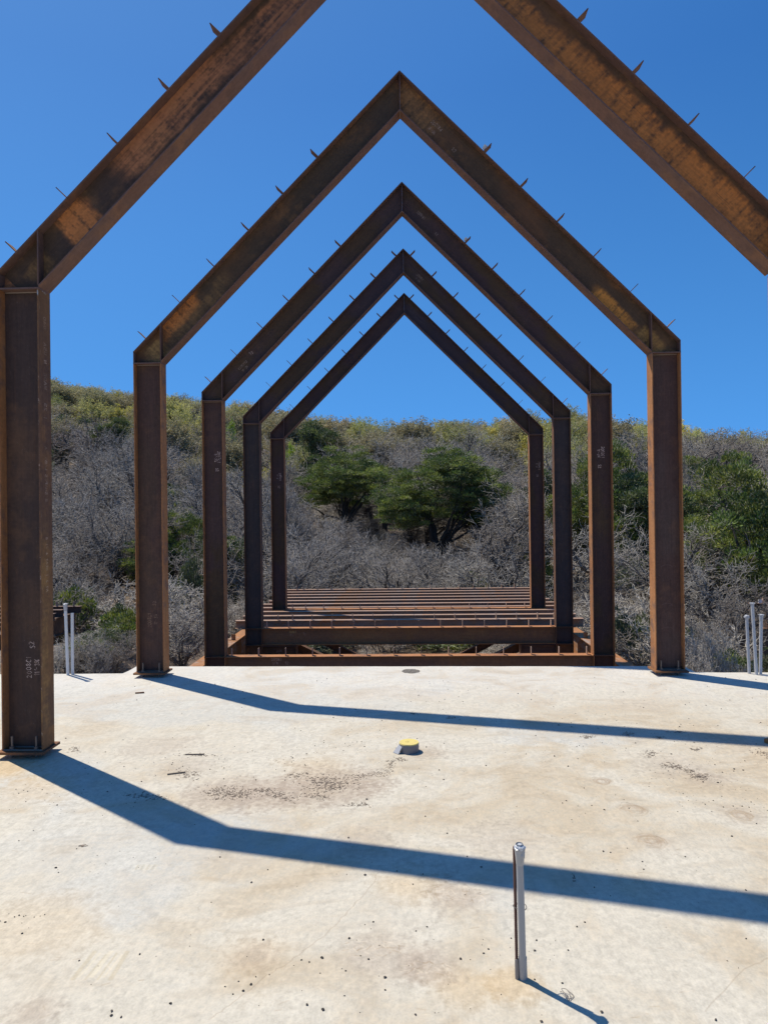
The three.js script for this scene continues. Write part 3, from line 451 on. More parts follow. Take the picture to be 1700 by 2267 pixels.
{
  const b = onPlane(1158, 2166), t = atDepth(1149, 1868, b.z + 0.03);
  const c = pipe('grey conduit stub with taped top, tied to a rusty bar on the open slab', [b.x, 0, b.z], [t.x, t.y, t.z], 0.0134, std(0.36, 0.36, 0.35, 0.55), { socket: 0.085 });
  const q = [t.x - b.x, t.y, t.z - b.z];
  part('tape_wrap', cyl([q[0] * 0.85, q[1] * 0.85, q[2] * 0.85], [q[0] * 0.97 + 0.001, q[1] * 0.97, q[2]], 0.0145, 0.021, 9), std(0.42, 0.41, 0.38, 0.6), c);
  part('tape_cap', crumple([q[0] + 0.001, q[1] * 0.975, q[2]], 0.0245, 0.012, 12), std(0.5, 0.53, 0.56, 0.28, { metalness: 0.25 }), c);
  part('tape_flap', crumple([q[0] + 0.008, q[1] * 0.93, q[2] + 0.008], 0.012, 0.03, 17), std(0.42, 0.41, 0.38, 0.6), c);
  const rb = thing('reinforcing_bar', 'rusty ribbed bar standing tight against the grey conduit stub', 'rebar'); rb.position.set(b.x - 0.0235, 0, b.z);
  const rbM = std(0.11, 0.052, 0.038, 0.85);
  part('bar', cyl([0, -0.03, 0], [-0.004, 0.5, -0.004], 0.0052, 0.0052, 10), rbM, rb);
  const ribs = []; for (let k = 0; k < 62; k++) { const f = k / 62; ribs.push(new THREE.TorusGeometry(0.0054, 0.0011, 4, 10).rotateX(Math.PI / 2 + 0.35).translate(-0.004 * f, 0.004 + f * 0.49, -0.004 * f)); }
  const ribM = part('rib', merge(ribs), rbM, rb); ribM.userData.kind = 'stuff';
  part('mortar', cyl([0, 0, 0], [-0.001, 0.075, 0], 0.0085, 0.0075, 9), std(0.3, 0.27, 0.23, 0.9), rb);
  const y = 0.27, w = new THREE.CatmullRomCurve3([[-0.032, y + 0.004, 0.004], [-0.02, y, 0.012], [0.0, y - 0.006, 0.0165], [0.016, y, 0.008], [0.015, y + 0.004, -0.008], [0, y + 0.006, -0.016], [-0.02, y + 0.005, -0.011], [-0.033, y + 0.004, -0.002]].map((p) => new THREE.Vector3(...p)), true);
  const tie = whole('tie_wire', new THREE.TubeGeometry(w, 40, 0.0017, 6, true), std(0.14, 0.13, 0.12, 0.5), 'thin wire loop binding the grey conduit stub to the rusty bar', 'wire'); tie.position.set(b.x - 0.002, 0, b.z - 0.003);
  // left pair
  let p = onPlane(151.5, 1494), q2 = atDepth(145.5, 1338, p.z + 0.01);
  pipe('taller white pipe of the pair, taped top, leaning from the slab edge', [p.x, 0, p.z], [q2.x, q2.y, q2.z], 0.0165, pvc, { tape: 0.075, knot: 0.6 });
  p = onPlane(161.5, 1493.2); q2 = atDepth(160.8, 1357, p.z);
  pipe('shorter white pipe of the pair with open top, upright by the slab edge', [p.x, 0, p.z], [q2.x, q2.y, q2.z], 0.0165, pvc, {});
  // right three
  p = onPlane(1658, 1491); q2 = atDepth(1652, 1366, p.z);
  pipe('grey pipe with a round taped knob, shortest of the three pipes', [p.x, 0, p.z], [q2.x, q2.y, q2.z], 0.0165, std(0.44, 0.45, 0.47, 0.5), { tape: 0.03, knot: 1.3 });
  p = onPlane(1674, 1493.5); q2 = atDepth(1664, 1336, p.z);
  pipe('tall leaning grey pipe, tallest of the three pipes', [p.x, 0, p.z], [q2.x, q2.y, q2.z], 0.0165, std(0.46, 0.47, 0.48, 0.5), { joint: 0.33, tape: 0.02, knot: 0.3 });
  p = onPlane(1682, 1492.5); q2 = atDepth(1684, 1362, p.z);
  pipe('upright grey pipe with a twisted tape top, among the three pipes', [p.x, 0, p.z], [q2.x, q2.y, q2.z], 0.0165, std(0.46, 0.47, 0.49, 0.5), { tape: 0.06, knot: 0.5 });
}
{ // capped drain stub
  const p = onPlane(905.5, 1663), t = thing('drain_stub', 'squat round drain stub with yellow cap and dark wrapped side', 'drain'); t.position.set(p.x, 0, p.z);
  const prof = [[0.074, -0.01], [0.0745, 0.012], [0.0725, 0.022], [0.0755, 0.034], [0.0735, 0.046], [0.0745, 0.058], [0.072, 0.064]].map(([x, y]) => new THREE.Vector2(x, y)), g = new THREE.LatheGeometry(prof, 40), a = g.attributes.position;
  for (let i = 0; i < a.count; i++) { const th = Math.atan2(a.getZ(i), a.getX(i)), k = 1 + 0.03 * (fbm(th * 3 + 9, a.getY(i) * 80, 3) - 0.5) * (a.getY(i) < 0.06 ? 1 : 0); a.setXYZ(i, a.getX(i) * k, a.getY(i), a.getZ(i) * k); } g.computeVertexNormals();
  part('wrapped_side', g, tapeDark, t);
  const capT = canvasTex(256, 256, (i, j, o) => { const n = fbm(i / 40, j / 40, 4), k = sstep(0.52, 0.7, n); o[0] = lerp(0.7, 0.6, k); o[1] = lerp(0.58, 0.48, k); o[2] = lerp(0.17, 0.2, k); }, (c) => { c.strokeStyle = 'rgba(110,85,25,0.8)'; c.lineWidth = 4; for (const [x, y] of [[95, 150], [120, 140], [140, 160], [118, 172], [100, 130], [150, 140]]) { c.beginPath(); c.ellipse(x, y, 9, 5, 0.4, 0, 5); c.stroke(); } });
  part('cap', new THREE.CylinderGeometry(0.0715, 0.0735, 0.008, 40).translate(0, 0.066, 0), new THREE.MeshStandardMaterial({ map: capT, roughness: 0.5 }), t);
  const fl = new THREE.BufferGeometry(); const q = [[-0.07, 0.056, 0.014], [-0.05, 0.05, 0.05], [-0.078, 0.001, 0.072], [-0.118, 0.001, 0.03]], th = 0.002;
  const vv = []; const quad = (a2, b2, c2, d2) => vv.push(...a2, ...b2, ...c2, ...a2, ...c2, ...d2); const up = q.map(([x, y, z]) => [x - th, y + th, z + th]);
  quad(up[0], up[3], up[2], up[1]); quad(q[0], q[1], q[2], q[3]); for (let i = 0; i < 4; i++) quad(q[i], up[i], up[(i + 1) % 4], q[(i + 1) % 4]);
  fl.setAttribute('position', new THREE.Float32BufferAttribute(vv, 3)); fl.computeVertexNormals(); fl.setAttribute('uv', new THREE.Float32BufferAttribute(new Float32Array(vv.length / 3 * 2), 2));
  part('torn_flap', fl, tape, t);
}
function pebbleGeo(s) { reseed(s); const g = new THREE.IcosahedronGeometry(1, 1), a = g.attributes.position, memo = new Map(); for (let i = 0; i < a.count; i++) { const key = [a.getX(i).toFixed(3), a.getY(i).toFixed(3), a.getZ(i).toFixed(3)].join(); if (!memo.has(key)) memo.set(key, rr(0.7, 1.15)); const k = memo.get(key); a.setXYZ(i, a.getX(i) * k, a.getY(i) * k * 0.75, a.getZ(i) * k); } g.computeVertexNormals(); return g; }
function scatter(name, label, geo, mat, list, parent) {
  const m = new THREE.InstancedMesh(geo, mat, list.length), o = new THREE.Object3D(), c = new THREE.Color();
  list.forEach((t, i) => { o.position.set(...t.p); o.rotation.set(t.rx || 0, t.ry || 0, t.rz || 0); o.scale.set(...t.s); o.updateMatrix(); m.setMatrixAt(i, o.matrix); if (t.c) m.setColorAt(i, c.setRGB(...t.c)); });
  m.name = numbered(name); scene.add(m); tag(m, label, null, null, 'stuff'); return m;
}
{
  // gravel-filled round sleeve near the far edge
  const p = onPlane(909, 1486), t = thing('gravel_patch', 'round patch of grey gravel set in the slab near its far edge', 'drain hole'); t.position.set(p.x, 0, p.z);
  const sh = []; reseed(31); for (let k = 0; k < 22; k++) { const a = k / 22 * Math.PI * 2, r = rr(0.088, 0.108); sh.push([Math.cos(a) * r, Math.sin(a) * r * 1.05]); }
  const g = prism(sh, -0.02, 0.003); g.rotateX(-Math.PI / 2); part('mortar_bed', g, std(0.17, 0.155, 0.13, 0.95), t);
  const st = []; for (let k = 0; k < 90; k++) { const a = rr(0, 6.28), r = Math.sqrt(rnd()) * 0.092; st.push(pebbleGeo(400 + k).scale(rr(0.004, 0.009), rr(0.003, 0.006), rr(0.004, 0.009)).translate(Math.cos(a) * r, 0.004, Math.sin(a) * r)); }
  const m = part('stone', merge(st), std(0.24, 0.22, 0.19, 0.9), t); m.userData.kind = 'stuff';
  // small loose pieces
  const piece = (name, label, cat, u, v, len, w, h, turn, mat) => { const q = onPlane(u, v), m2 = whole(name, box(-len / 2, len / 2, 0, h, -w / 2, w / 2), mat, label, cat); m2.position.set(q.x, 0.0005, q.z); m2.rotation.y = turn; return m2; };
  piece('steel_offcut', 'small brown steel offcut lying alone on the pale slab', 'offcut', 310, 1535, 0.085, 0.014, 0.012, 0.25, M.plate);
  piece('steel_bracket', 'small orange rusted steel block in the shadow of the roof beam', 'bracket', 1702, 1645, 0.05, 0.05, 0.03, 0.5, M.girder);
  piece('wood_stick', 'short grey stick lying beside crumbs of bark', 'stick', 391, 1713, 0.12, 0.009, 0.008, 0.35, std(0.2, 0.16, 0.12, 0.9));
  piece('wood_stick', 'thin stick lying on the slab short of the drain stub', 'stick', 432, 1671, 0.14, 0.008, 0.007, 0.05, std(0.2, 0.16, 0.12, 0.9));
  const wq = onPlane(1253, 2206), wv = [[-0.02, 0.002, -0.024], [-0.012, 0.012, -0.004], [-0.002, 0.006, 0.018], [0.004, 0.003, 0.03], [0.014, 0.01, 0.006], [0.004, 0.016, -0.018], [-0.014, 0.012, -0.026], [-0.002, 0.008, -0.002], [0.008, 0.004, 0.02], [0.03, 0.002, 0.0], [0.012, 0.006, -0.024]].map((a) => new THREE.Vector3(...a).multiplyScalar(0.9));
  const wm = whole('bent_wire', new THREE.TubeGeometry(new THREE.CatmullRomCurve3(wv), 60, 0.0011, 5), std(0.2, 0.17, 0.14, 0.5), 'small crumpled loop of wire on the slab by the conduit shadow', 'wire'); wm.position.set(wq.x, 0.001, wq.z);
}
{ // grit and bark crumbs
  reseed(77); const peb = pebbleGeo(2), L = [];
  const add = (u, v, size) => { const q = onPlane(u, v); if (q.z < -7.45 || Math.abs(q.x) > 7) return; L.push({ p: [q.x, size * 0.42, q.z], s: [size * rr(0.8, 1.3), size * rr(0.6, 0.9), size * rr(0.7, 1.1)], ry: rr(0, 6.28), rx: rr(-0.3, 0.3), c: (() => { const k = rr(0.5, 1.3); return [0.075 * k, 0.064 * k, 0.055 * k]; })() }); };
  for (let k = 0; k < 3400; k++) { const x = rr(-5.5, 5.5), d = rr(2.2, 7.4); const w = fbm(x * 1.2 + 4, d * 1.2, 3); if (rnd() > sstep(0.4, 0.66, w) * 0.75 + 0.14) continue; const size = 0.0017 + Math.pow(rnd(), 5) * 0.005; L.push({ p: [x, size * 0.42, -d], s: [size * rr(0.8, 1.4), size * rr(0.6, 0.9), size * rr(0.7, 1.1)], ry: rr(0, 6.28), c: (() => { const k2 = rr(0.5, 1.4); return [0.075 * k2, 0.064 * k2, 0.055 * k2]; })() }); }
  for (const [u, v, s] of [[50, 2067, 6], [378, 2222, 6], [247, 2249, 6], [713, 2121, 6.5], [680, 2225, 6.5], [715, 2236, 7], [773, 2078, 6], [557, 1954, 6], [583, 2081, 5], [1065, 1920, 6], [936, 1936, 5], [914, 1958, 5], [1331, 2241, 7], [1183, 2105, 6], [1183, 2169, 5], [1244, 2177, 5], [1257, 2104, 5], [1265, 1815, 4], [1315, 1965, 5], [1424, 1925, 5], [1421, 1908, 5], [1516, 1897, 5], [1650, 1971, 5], [1600, 1787, 6], [1337, 1793, 6], [1198, 2262, 6], [816, 2124, 5], [1019, 2123, 6], [1070, 2111, 5], [556, 2180, 6], [310, 2113, 5]]) add(u, v, s / 1150);
  for (const [u, v, n, w] of [[900, 1585, 60, 160], [1380, 1620, 60, 160], [780, 1640, 50, 130], [560, 1690, 70, 150], [1600, 1770, 40, 110], [150, 1770, 50, 160], [240, 1900, 16, 160], [440, 1690, 40, 80], [1530, 1710, 40, 120], [300, 1690, 40, 120], [1310, 1790, 20, 140], [40, 2030, 12, 60], [700, 2150, 14, 220], [1120, 2100, 12, 120]]) for (let k = 0; k < n; k++) add(u + rr(-1, 1) * w, v + rr(-1, 1) * w * 0.25, 0.0017 + Math.pow(rnd(), 3) * 0.003);
  scatter('grit', 'dark grit and small stones strewn over the slab', peb, std(1, 1, 1, 0.9), L);
  const chip = box(-1, 1, 0, 0.14, -0.35, 0.35), C = [];
  for (const [u, v, w, h, n, a] of [[505, 1756, 42, 12, 330, 0.05], [730, 1735, 46, 14, 380, -0.1], [620, 1762, 30, 9, 90, 0.3], [580, 1750, 20, 4, 60, 0.05], [433, 1671, 30, 3, 60, 0], [420, 1715, 20, 8, 70, 0], [845, 1710, 18, 7, 60, -0.4], [800, 1718, 14, 5, 40, -0.1], [660, 1716, 20, 4, 50, -0.1], [795, 1782, 20, 4, 40, 0.1], [700, 1762, 20, 6, 60, 0.2], [865, 1690, 10, 8, 50, 0], [884, 1681, 10, 3, 30, 0], [1440, 1669, 10, 6, 60, 0], [1300, 1632, 14, 3, 50, 0], [1490, 1697, 24, 5, 110, 0.25], [1548, 1719, 20, 6, 110, 0.3], [1527, 1706, 12, 3, 40, 0], [1540, 1659, 12, 3, 40, 0], [1390, 1626, 12, 4, 50, 0], [1460, 1634, 10, 3, 30, 0], [1500, 1621, 14, 2, 40, 0], [320, 1763, 30, 6, 90, 0.1], [185, 1873, 8, 2, 14, 0], [917, 1580, 10, 2, 30, 0], [1690, 1668, 20, 6, 60, 0.6], [165, 1660, 12, 5, 50, 0.1], [1270, 1945, 3, 10, 12, 1], [1000, 1589, 12, 2, 30, 0.05]])
    for (let k = 0; k < n; k++) { const g1 = (rnd() + rnd() + rnd() - 1.5) / 0.75, g2 = (rnd() + rnd() + rnd() - 1.5) / 0.75; const q = onPlane(u + g1 * w, v + g2 * h + g1 * w * a * 0.4), s = rr(0.003, 0.009) * (rnd() < 0.08 ? 1.6 : 1), kk = rr(0.5, 1.3); if (q.z < -7.45) continue; C.push({ p: [q.x, 0.001, q.z], s: [s, s * 0.5, s * 0.7], ry: rr(0, 6.28), rz: rr(-0.1, 0.1), c: [0.2 * kk, 0.16 * kk, 0.125 * kk] }); }
  scatter('bark_litter', 'brown bark crumbs and leaf litter in drifts on the slab', chip, std(1, 1, 1, 0.95), C);
}

// ---------------------------------------------------------------- woods
class Geo {
  constructor() { this.p = []; this.n = []; this.c = []; this.i = []; }
  seg(a, b, r0, r1, sides, col) {                        // a tapered limb piece
    const dx = b[0] - a[0], dy = b[1] - a[1], dz = b[2] - a[2], L = Math.hypot(dx, dy, dz) || 1e-6, d = [dx / L, dy / L, dz / L];
    let u = Math.abs(d[1]) < 0.9 ? [d[2], 0, -d[0]] : [0, -d[2], d[1]]; const ul = Math.hypot(...u); u = u.map((q) => q / ul);
    const v = [d[1] * u[2] - d[2] * u[1], d[2] * u[0] - d[0] * u[2], d[0] * u[1] - d[1] * u[0]], s = this.p.length / 3, tip = r1 < 0.0012;
    for (let ring = 0; ring < (tip ? 1 : 2); ring++) { const c = ring ? b : a, r = ring ? r1 : r0; for (let k = 0; k < sides; k++) { const t = k / sides * 6.2832, cs = Math.cos(t), sn = Math.sin(t), n = [u[0] * cs + v[0] * sn, u[1] * cs + v[1] * sn, u[2] * cs + v[2] * sn]; this.p.push(c[0] + n[0] * r, c[1] + n[1] * r, c[2] + n[2] * r); this.n.push(...n); this.c.push(...col); } }
    if (tip) { this.p.push(...b); this.n.push(...d); this.c.push(...col); for (let k = 0; k < sides; k++) this.i.push(s + k, s + (k + 1) % sides, s + sides); }
    else for (let k = 0; k < sides; k++) { const k1 = (k + 1) % sides; this.i.push(s + k, s + k1, s + sides + k, s + k1, s + sides + k1, s + sides + k); }
  }
  blade(c, d, len, wid, col) {                           // one small pointed leaf, folded along its middle
    const L = Math.hypot(...d) || 1; d = d.map((q) => q / L); let u = [rr(-1, 1), rr(-1, 1), rr(-1, 1)]; const k = u[0] * d[0] + u[1] * d[1] + u[2] * d[2]; u = u.map((q, i) => q - k * d[i]); const ul = Math.hypot(...u) || 1; u = u.map((q) => q / ul);
    const n = [u[1] * d[2] - u[2] * d[1], u[2] * d[0] - u[0] * d[2], u[0] * d[1] - u[1] * d[0]], s = this.p.length / 3, m = 0.45;
    for (const [a, b, h] of [[0, 0, 0], [m, 0.5, 0.18], [1, 0, 0], [m, -0.5, 0.18]]) { this.p.push(c[0] + d[0] * len * a + u[0] * wid * b + n[0] * wid * h, c[1] + d[1] * len * a + u[1] * wid * b + n[1] * wid * h, c[2] + d[2] * len * a + u[2] * wid * b + n[2] * wid * h); this.n.push(...n); this.c.push(...col); }
    this.i.push(s, s + 1, s + 2, s, s + 2, s + 3);
  }
  build() { const g = new THREE.BufferGeometry(); g.setAttribute('position', new THREE.Float32BufferAttribute(this.p, 3)); g.setAttribute('normal', new THREE.Float32BufferAttribute(this.n, 3)); g.setAttribute('color', new THREE.Float32BufferAttribute(this.c, 3)); g.setIndex(this.i); return g; }
}
const barkMat = new THREE.MeshStandardMaterial({ vertexColors: true, roughness: 0.92 });
const leafMat = new THREE.MeshPhysicalMaterial({ vertexColors: true, roughness: 0.95, transmission: 0.4, thickness: 0 });
const nrm = (d) => { const L = Math.hypot(...d) || 1; return [d[0] / L, d[1] / L, d[2] / L]; };
const jit = (c, a) => { const k = rr(1 - a, 1 + a); return [c[0] * k, c[1] * k, c[2] * k]; };
// leafless or budding tree grown by forking; o.leaf = bud colour
function bareTree(s, o) {
  reseed(s); const T = new Geo(), C = new Geo(), Lf = new Geo();
  const bark = o.bark || [0.11, 0.092, 0.078], twig = o.twig || [0.27, 0.25, 0.23], max = o.levels || 5;
  const grow = (p, d, len, r, lev) => {
    const ns = [5, 4, 4, 3, 3, 2][lev], wig = [0.22, 0.34, 0.4, 0.45, 0.5, 0.5][lev] * (o.gnarl || 1), G = lev <= 1 ? T : C, k = Math.pow(lev / max, 2), col0 = [lerp(bark[0], twig[0], k), lerp(bark[1], twig[1], k), lerp(bark[2], twig[2], k)];
    for (let i = 0; i < ns; i++) {
      d = nrm([d[0] + rr(-wig, wig), d[1] + rr(-wig, wig) + (lev < 2 ? 0.1 : (o.trop ?? 0.06)), d[2] + rr(-wig, wig)]);
      const q = [p[0] + d[0] * len / ns, p[1] + d[1] * len / ns, p[2] + d[2] * len / ns], last = i === ns - 1, r1 = last && lev >= max ? 0 : r * (1 - 0.42 / ns * (lev ? 1.3 : 0.8));
      G.seg(p, q, r, r1, lev === 0 ? 9 : lev === 1 ? 6 : lev === 2 ? 4 : 3, jit(col0, 0.22)); p = q; r = r1;
      if (lev < max && (lev > 0 || i >= (o.clear ?? 1))) {
        const n = (o.kids || [2, 2, 3, 3, 3])[lev] + (last ? 1 : 0);
        for (let c = 0; c < n; c++) { if (rnd() < (lev > 1 ? (o.sparse ?? 0.12) : 0)) continue; const sp = rr(0.5, 1.15) * (o.spread || 1); const cd = nrm([d[0] * 0.75 + rr(-sp, sp), d[1] * 0.6 + rr(-sp, sp) * 0.7 + 0.12, d[2] * 0.75 + rr(-sp, sp)]); grow(p, cd, len * rr(0.46, 0.72) * (o.shrink || 1), Math.max(0.0042 * (o.thick || 1), r * rr(0.48, 0.66)), lev + 1); }
      }
      if (o.leaf && lev >= max - 1) for (let c = 0; c < (o.nLeaf || 2); c++) Lf.blade([p[0] + rr(-0.12, 0.12), p[1] + rr(-0.1, 0.12), p[2] + rr(-0.12, 0.12)], [rr(-1, 1), rr(-0.5, 1), rr(-1, 1)], rr(0.05, 0.11) * (o.leafSize || 1), rr(0.04, 0.075) * (o.leafSize || 1), jit(o.leaf, 0.18));
    }
  };
  const stems = o.stems || 1;
  for (let k = 0; k < stems; k++) { const a = rr(0, 6.28), t = stems > 1 ? rr(0.25, 0.75) : 0.12; grow([stems > 1 ? Math.cos(a) * 0.12 : 0, -0.25, stems > 1 ? Math.sin(a) * 0.12 : 0], nrm([Math.cos(a) * t, 1, Math.sin(a) * t]), o.len * rr(0.85, 1.15), o.r * (stems > 1 ? rr(0.7, 1) : 1), 0); }
  return { trunk: T.build(), crown: C.build(), leaves: o.leaf ? Lf.build() : null };
}
// evergreen with limbs reaching to foliage clumps inside an envelope of ellipsoids [x,y,z,rx,ry,rz]
function evergreen(s, o) {
  reseed(s); const T = new Geo(), C = new Geo(), bark = o.bark || [0.085, 0.07, 0.06];
  const pick = () => { const vol = o.env.map((e) => e[3] * e[4] * e[5]), tot = vol.reduce((a, b) => a + b, 0); let t = rnd() * tot, i = 0; while (t > vol[i]) { t -= vol[i]; i++; } const e = o.env[i]; for (;;) { const a = rr(-1, 1), b = rr(-1, 1), c = rr(-1, 1), q = a * a + b * b + c * c; if (q > 1 || q < rnd() * 0.75) continue; return [e[0] + a * e[3], e[1] + b * e[4], e[2] + c * e[5]]; } };
  const limbs = []; const fork = o.fork || [0, 1.2, 0];
  const stroke = (a, b, r0, r1, n, sag, sides, G, keep) => { let p = a, r = r0; for (let i = 1; i <= n; i++) { const t = i / n, q = [lerp(a[0], b[0], t) + rr(-1, 1) * sag, lerp(a[1], b[1], t) + rr(-1, 1) * sag - sag * 1.5 * Math.sin(t * 3.14), lerp(a[2], b[2], t) + rr(-1, 1) * sag], rq = lerp(r0, r1, t); G.seg(p, q, r, rq, sides, jit(bark, 0.25)); p = q; r = rq; if (keep) limbs.push([p, r]); } };
  for (let k = 0; k < (o.trunks || 1); k++) stroke([rr(-0.1, 0.1), -0.3, rr(-0.1, 0.1)], [fork[0] + (k ? rr(-0.5, 0.5) : 0), fork[1], fork[2] + (k ? rr(-0.5, 0.5) : 0)], o.r, o.r * 0.72, 4, 0.05, 9, T, true);
  const main = limbs[limbs.length - 1][0];
  for (let k = 0; k < (o.limbs || 9); k++) { const q = pick(); stroke(main, q, o.r * rr(0.35, 0.55), 0.02, 6, 0.1, 6, T, true); }
  for (let k = 0; k < o.n; k++) {
    const q = pick(); let best = null, bd = 1e9; for (const l of limbs) { const dd = (l[0][0] - q[0]) ** 2 + (l[0][1] - q[1]) ** 2 * 1.3 + (l[0][2] - q[2]) ** 2 + (l[0][1] > q[1] ? 1 : 0); if (dd < bd) { bd = dd; best = l; } }
    stroke(best[0], q, Math.min(0.022, best[1] * 0.7), 0.005, 3, 0.06, 3, T, k % 5 === 0);
    const R = o.R * rr(0.6, 1.3), tone = rr(0.5, 1.4), base = rnd() < 0.5 ? o.leafA : o.leafB;
    for (let b = 0; b < o.blades; b++) { const a = rr(0, 6.28), el = rr(-0.5, 1.2), rad = R * Math.sqrt(rnd()), dir = [Math.cos(a) * Math.cos(el), Math.sin(el), Math.sin(a) * Math.cos(el)]; const c = [q[0] + dir[0] * rad, q[1] + dir[1] * rad * 0.6, q[2] + dir[2] * rad]; const kk = tone * rr(0.7, 1.3); C.blade(c, [dir[0] + rr(-0.6, 0.6), dir[1] + 0.7 + rr(-0.4, 0.4), dir[2] + rr(-0.6, 0.6)], rr(0.09, 0.19) * (o.size || 1), rr(0.035, 0.075) * (o.size || 1), [base[0] * kk, base[1] * kk, base[2] * kk]); }
  }
  return { trunk: T.build(), crown: C.build() };
}
const GREEN = [0.11, 0.165, 0.028], GREEN2 = [0.22, 0.255, 0.042], DEEP = [0.065, 0.1, 0.028], DEEP2 = [0.11, 0.14, 0.036];
function put(name, proto, x, z, sc, turn, label, category, group, sy = 1, sink = 0) {
  const g = new THREE.Group(); g.name = numbered(name); scene.add(g); tag(g, label, category, group);
  g.position.set(x, ground(x, z) - sink, z); g.rotation.y = turn; g.scale.set(sc, sc * sy, sc);
  part('trunk', proto.trunk, barkMat, g); const c = part('crown', proto.crown, proto.leafy ? leafMat : barkMat, g);
  if (proto.leaves) part('leaves', proto.leaves, leafMat, c);
  return g;
}
const sizeOf = (p) => { p.trunk.computeBoundingBox(); p.crown.computeBoundingBox(); p.h = Math.max(p.trunk.boundingBox.max.y, p.crown.boundingBox.max.y); p.w = Math.max(p.crown.boundingBox.max.x - p.crown.boundingBox.min.x, p.crown.boundingBox.max.z - p.crown.boundingBox.min.z); return p; };
const bare = [101, 102, 103, 104].map((s, i) => sizeOf(bareTree(s, { len: 2.5, r: 0.2, kids: [2, 2, 2, 1], levels: 4, spread: 1.1, gnarl: 1.15, thick: 1.9, sparse: 0.3, bark: [0.07, 0.056, 0.047], twig: [[0.47, 0.44, 0.385], [0.32, 0.285, 0.245], [0.5, 0.44, 0.365], [0.39, 0.365, 0.33]][i] })));
const brush = [111, 112, 113].map((s, i) => sizeOf(bareTree(s, { len: 0.85, r: 0.035, stems: 8, kids: [1, 1, 2], levels: 3, clear: 0, spread: 1.2, gnarl: 1.5, thick: 1.5, twig: [[0.52, 0.485, 0.42], [0.3, 0.265, 0.225], [0.44, 0.405, 0.35]][i], bark: [0.14, 0.12, 0.1] })));
const bud = (s, leaf, nLeaf, size) => sizeOf(bareTree(s, { len: 2.0, r: 0.13, kids: [2, 2, 2], levels: 3, spread: 1.05, thick: 1.5, shrink: 1.1, leaf, nLeaf, leafSize: size, twig: [0.3, 0.26, 0.22] }));
const budOlive = [bud(121, [0.37, 0.37, 0.12], 11, 1.15), bud(122, [0.31, 0.275, 0.14], 10, 1.05)], budYellow = [bud(123, [0.52, 0.47, 0.1], 13, 1.2)], budLime = [bud(124, [0.4, 0.52, 0.055], 10, 1.3)];
const ev = (s, o) => { const p = evergreen(s, { leafA: GREEN, leafB: GREEN2, R: 0.4, blades: 110, size: 0.85, ...o }); p.leafy = true; return sizeOf(p); };
const lumps = (sd, n, cx, cy, rx, ry, r0, r1) => { reseed(sd); const o = []; for (let k = 0; k < n; k++) { const a = rr(0, 6.28), q = Math.sqrt(rnd()), e = rr(-0.75, 1), y = cy + e * ry, sh = Math.sqrt(Math.max(0.15, 1 - e * e * 0.8)), r = rr(r0, r1); o.push([cx + Math.cos(a) * q * rx * sh, y, Math.sin(a) * q * rx * 0.85 * sh, r, r * rr(0.55, 0.8), r]); } return o; };
const juniper = [
  ev(131, { r: 0.14, fork: [0.1, 1.5, 0], limbs: 10, n: 210, env: lumps(931, 15, 0, 3.6, 1.7, 2.3, 0.5, 0.95) }),
  ev(132, { r: 0.13, fork: [-0.1, 1.0, 0], limbs: 10, n: 210, env: lumps(937, 15, 0, 2.9, 2.0, 1.9, 0.5, 1.0) }),
  ev(133, { r: 0.12, fork: [0, 1.2, 0], limbs: 8, n: 200, leafA: DEEP, leafB: DEEP2, env: lumps(941, 14, 0, 3.0, 1.5, 2.1, 0.5, 0.95) }),
];
const shrub = [ev(141, { r: 0.05, fork: [0, 0.3, 0], limbs: 7, n: 120, R: 0.2, blades: 40, size: 0.7, leafA: [0.1, 0.12, 0.05], leafB: [0.085, 0.11, 0.035], env: [[0, 0.75, 0, 0.95, 0.6, 0.95], [0.3, 1.2, 0.1, 0.5, 0.45, 0.5]] }), ev(142, { r: 0.04, fork: [0, 0.2, 0], limbs: 6, n: 90, R: 0.2, blades: 40, size: 0.7, env: [[0, 0.55, 0, 0.8, 0.5, 0.8]] })];

// the trees one can point at: u = pixel column of the trunk, d = distance along the ground, top = pixel row of the crown top
const clearFor = [];
const spot = (u, d) => { const r = ray(u, 1138), t = d / -r.z; return [camera.position.x + r.x * t, -d]; };
const hgt = (u, d, top) => { const [x, z] = spot(u, d), r = ray(u, top), t = d / -r.z; return camera.position.y + r.y * t - ground(x, z); };
function placeTop(name, proto, u, d, top, label, category, group, turn = rr(0, 6.28), wide) { const [x, z] = spot(u, d), h = hgt(u, d, top), sc = h / proto.h, ws = wide ? (wide / F * d) / proto.w : sc; clearFor.push([u, d, (wide || ws * proto.w / d * F * 1.5) * 0.5]); return put(name, proto, x, z, ws, turn, label, category, group, sc / ws); }
reseed(200);
const heroA = ev(151, { r: 0.28, fork: [0.1, 1.9, 0], limbs: 13, n: 640, R: 0.42, blades: 130, size: 0.8, leafA: [0.095, 0.145, 0.028], leafB: [0.2, 0.245, 0.042], bark: [0.05, 0.042, 0.036], env: [[0.3, 5.6, 0, 2.6, 1.9, 2.3], [-1.7, 4.5, 0.4, 1.6, 1.3, 1.6], [2.2, 4.7, 0, 1.5, 1.3, 1.6], ...lumps(901, 26, 0.2, 5.4, 3.5, 2.4, 0.7, 1.2)] });
const heroB = ev(152, { r: 0.22, fork: [-0.2, 2.0, 0], limbs: 10, n: 500, R: 0.42, blades: 130, size: 0.8, leafA: [0.095, 0.145, 0.028], leafB: [0.19, 0.235, 0.042], bark: [0.05, 0.042, 0.036], env: [[0, 5.6, 0, 2.2, 1.7, 2.0], [1.4, 4.4, 0, 1.5, 1.3, 1.5], ...lumps(917, 20, 0, 5.3, 3.0, 2.2, 0.7, 1.2)] });
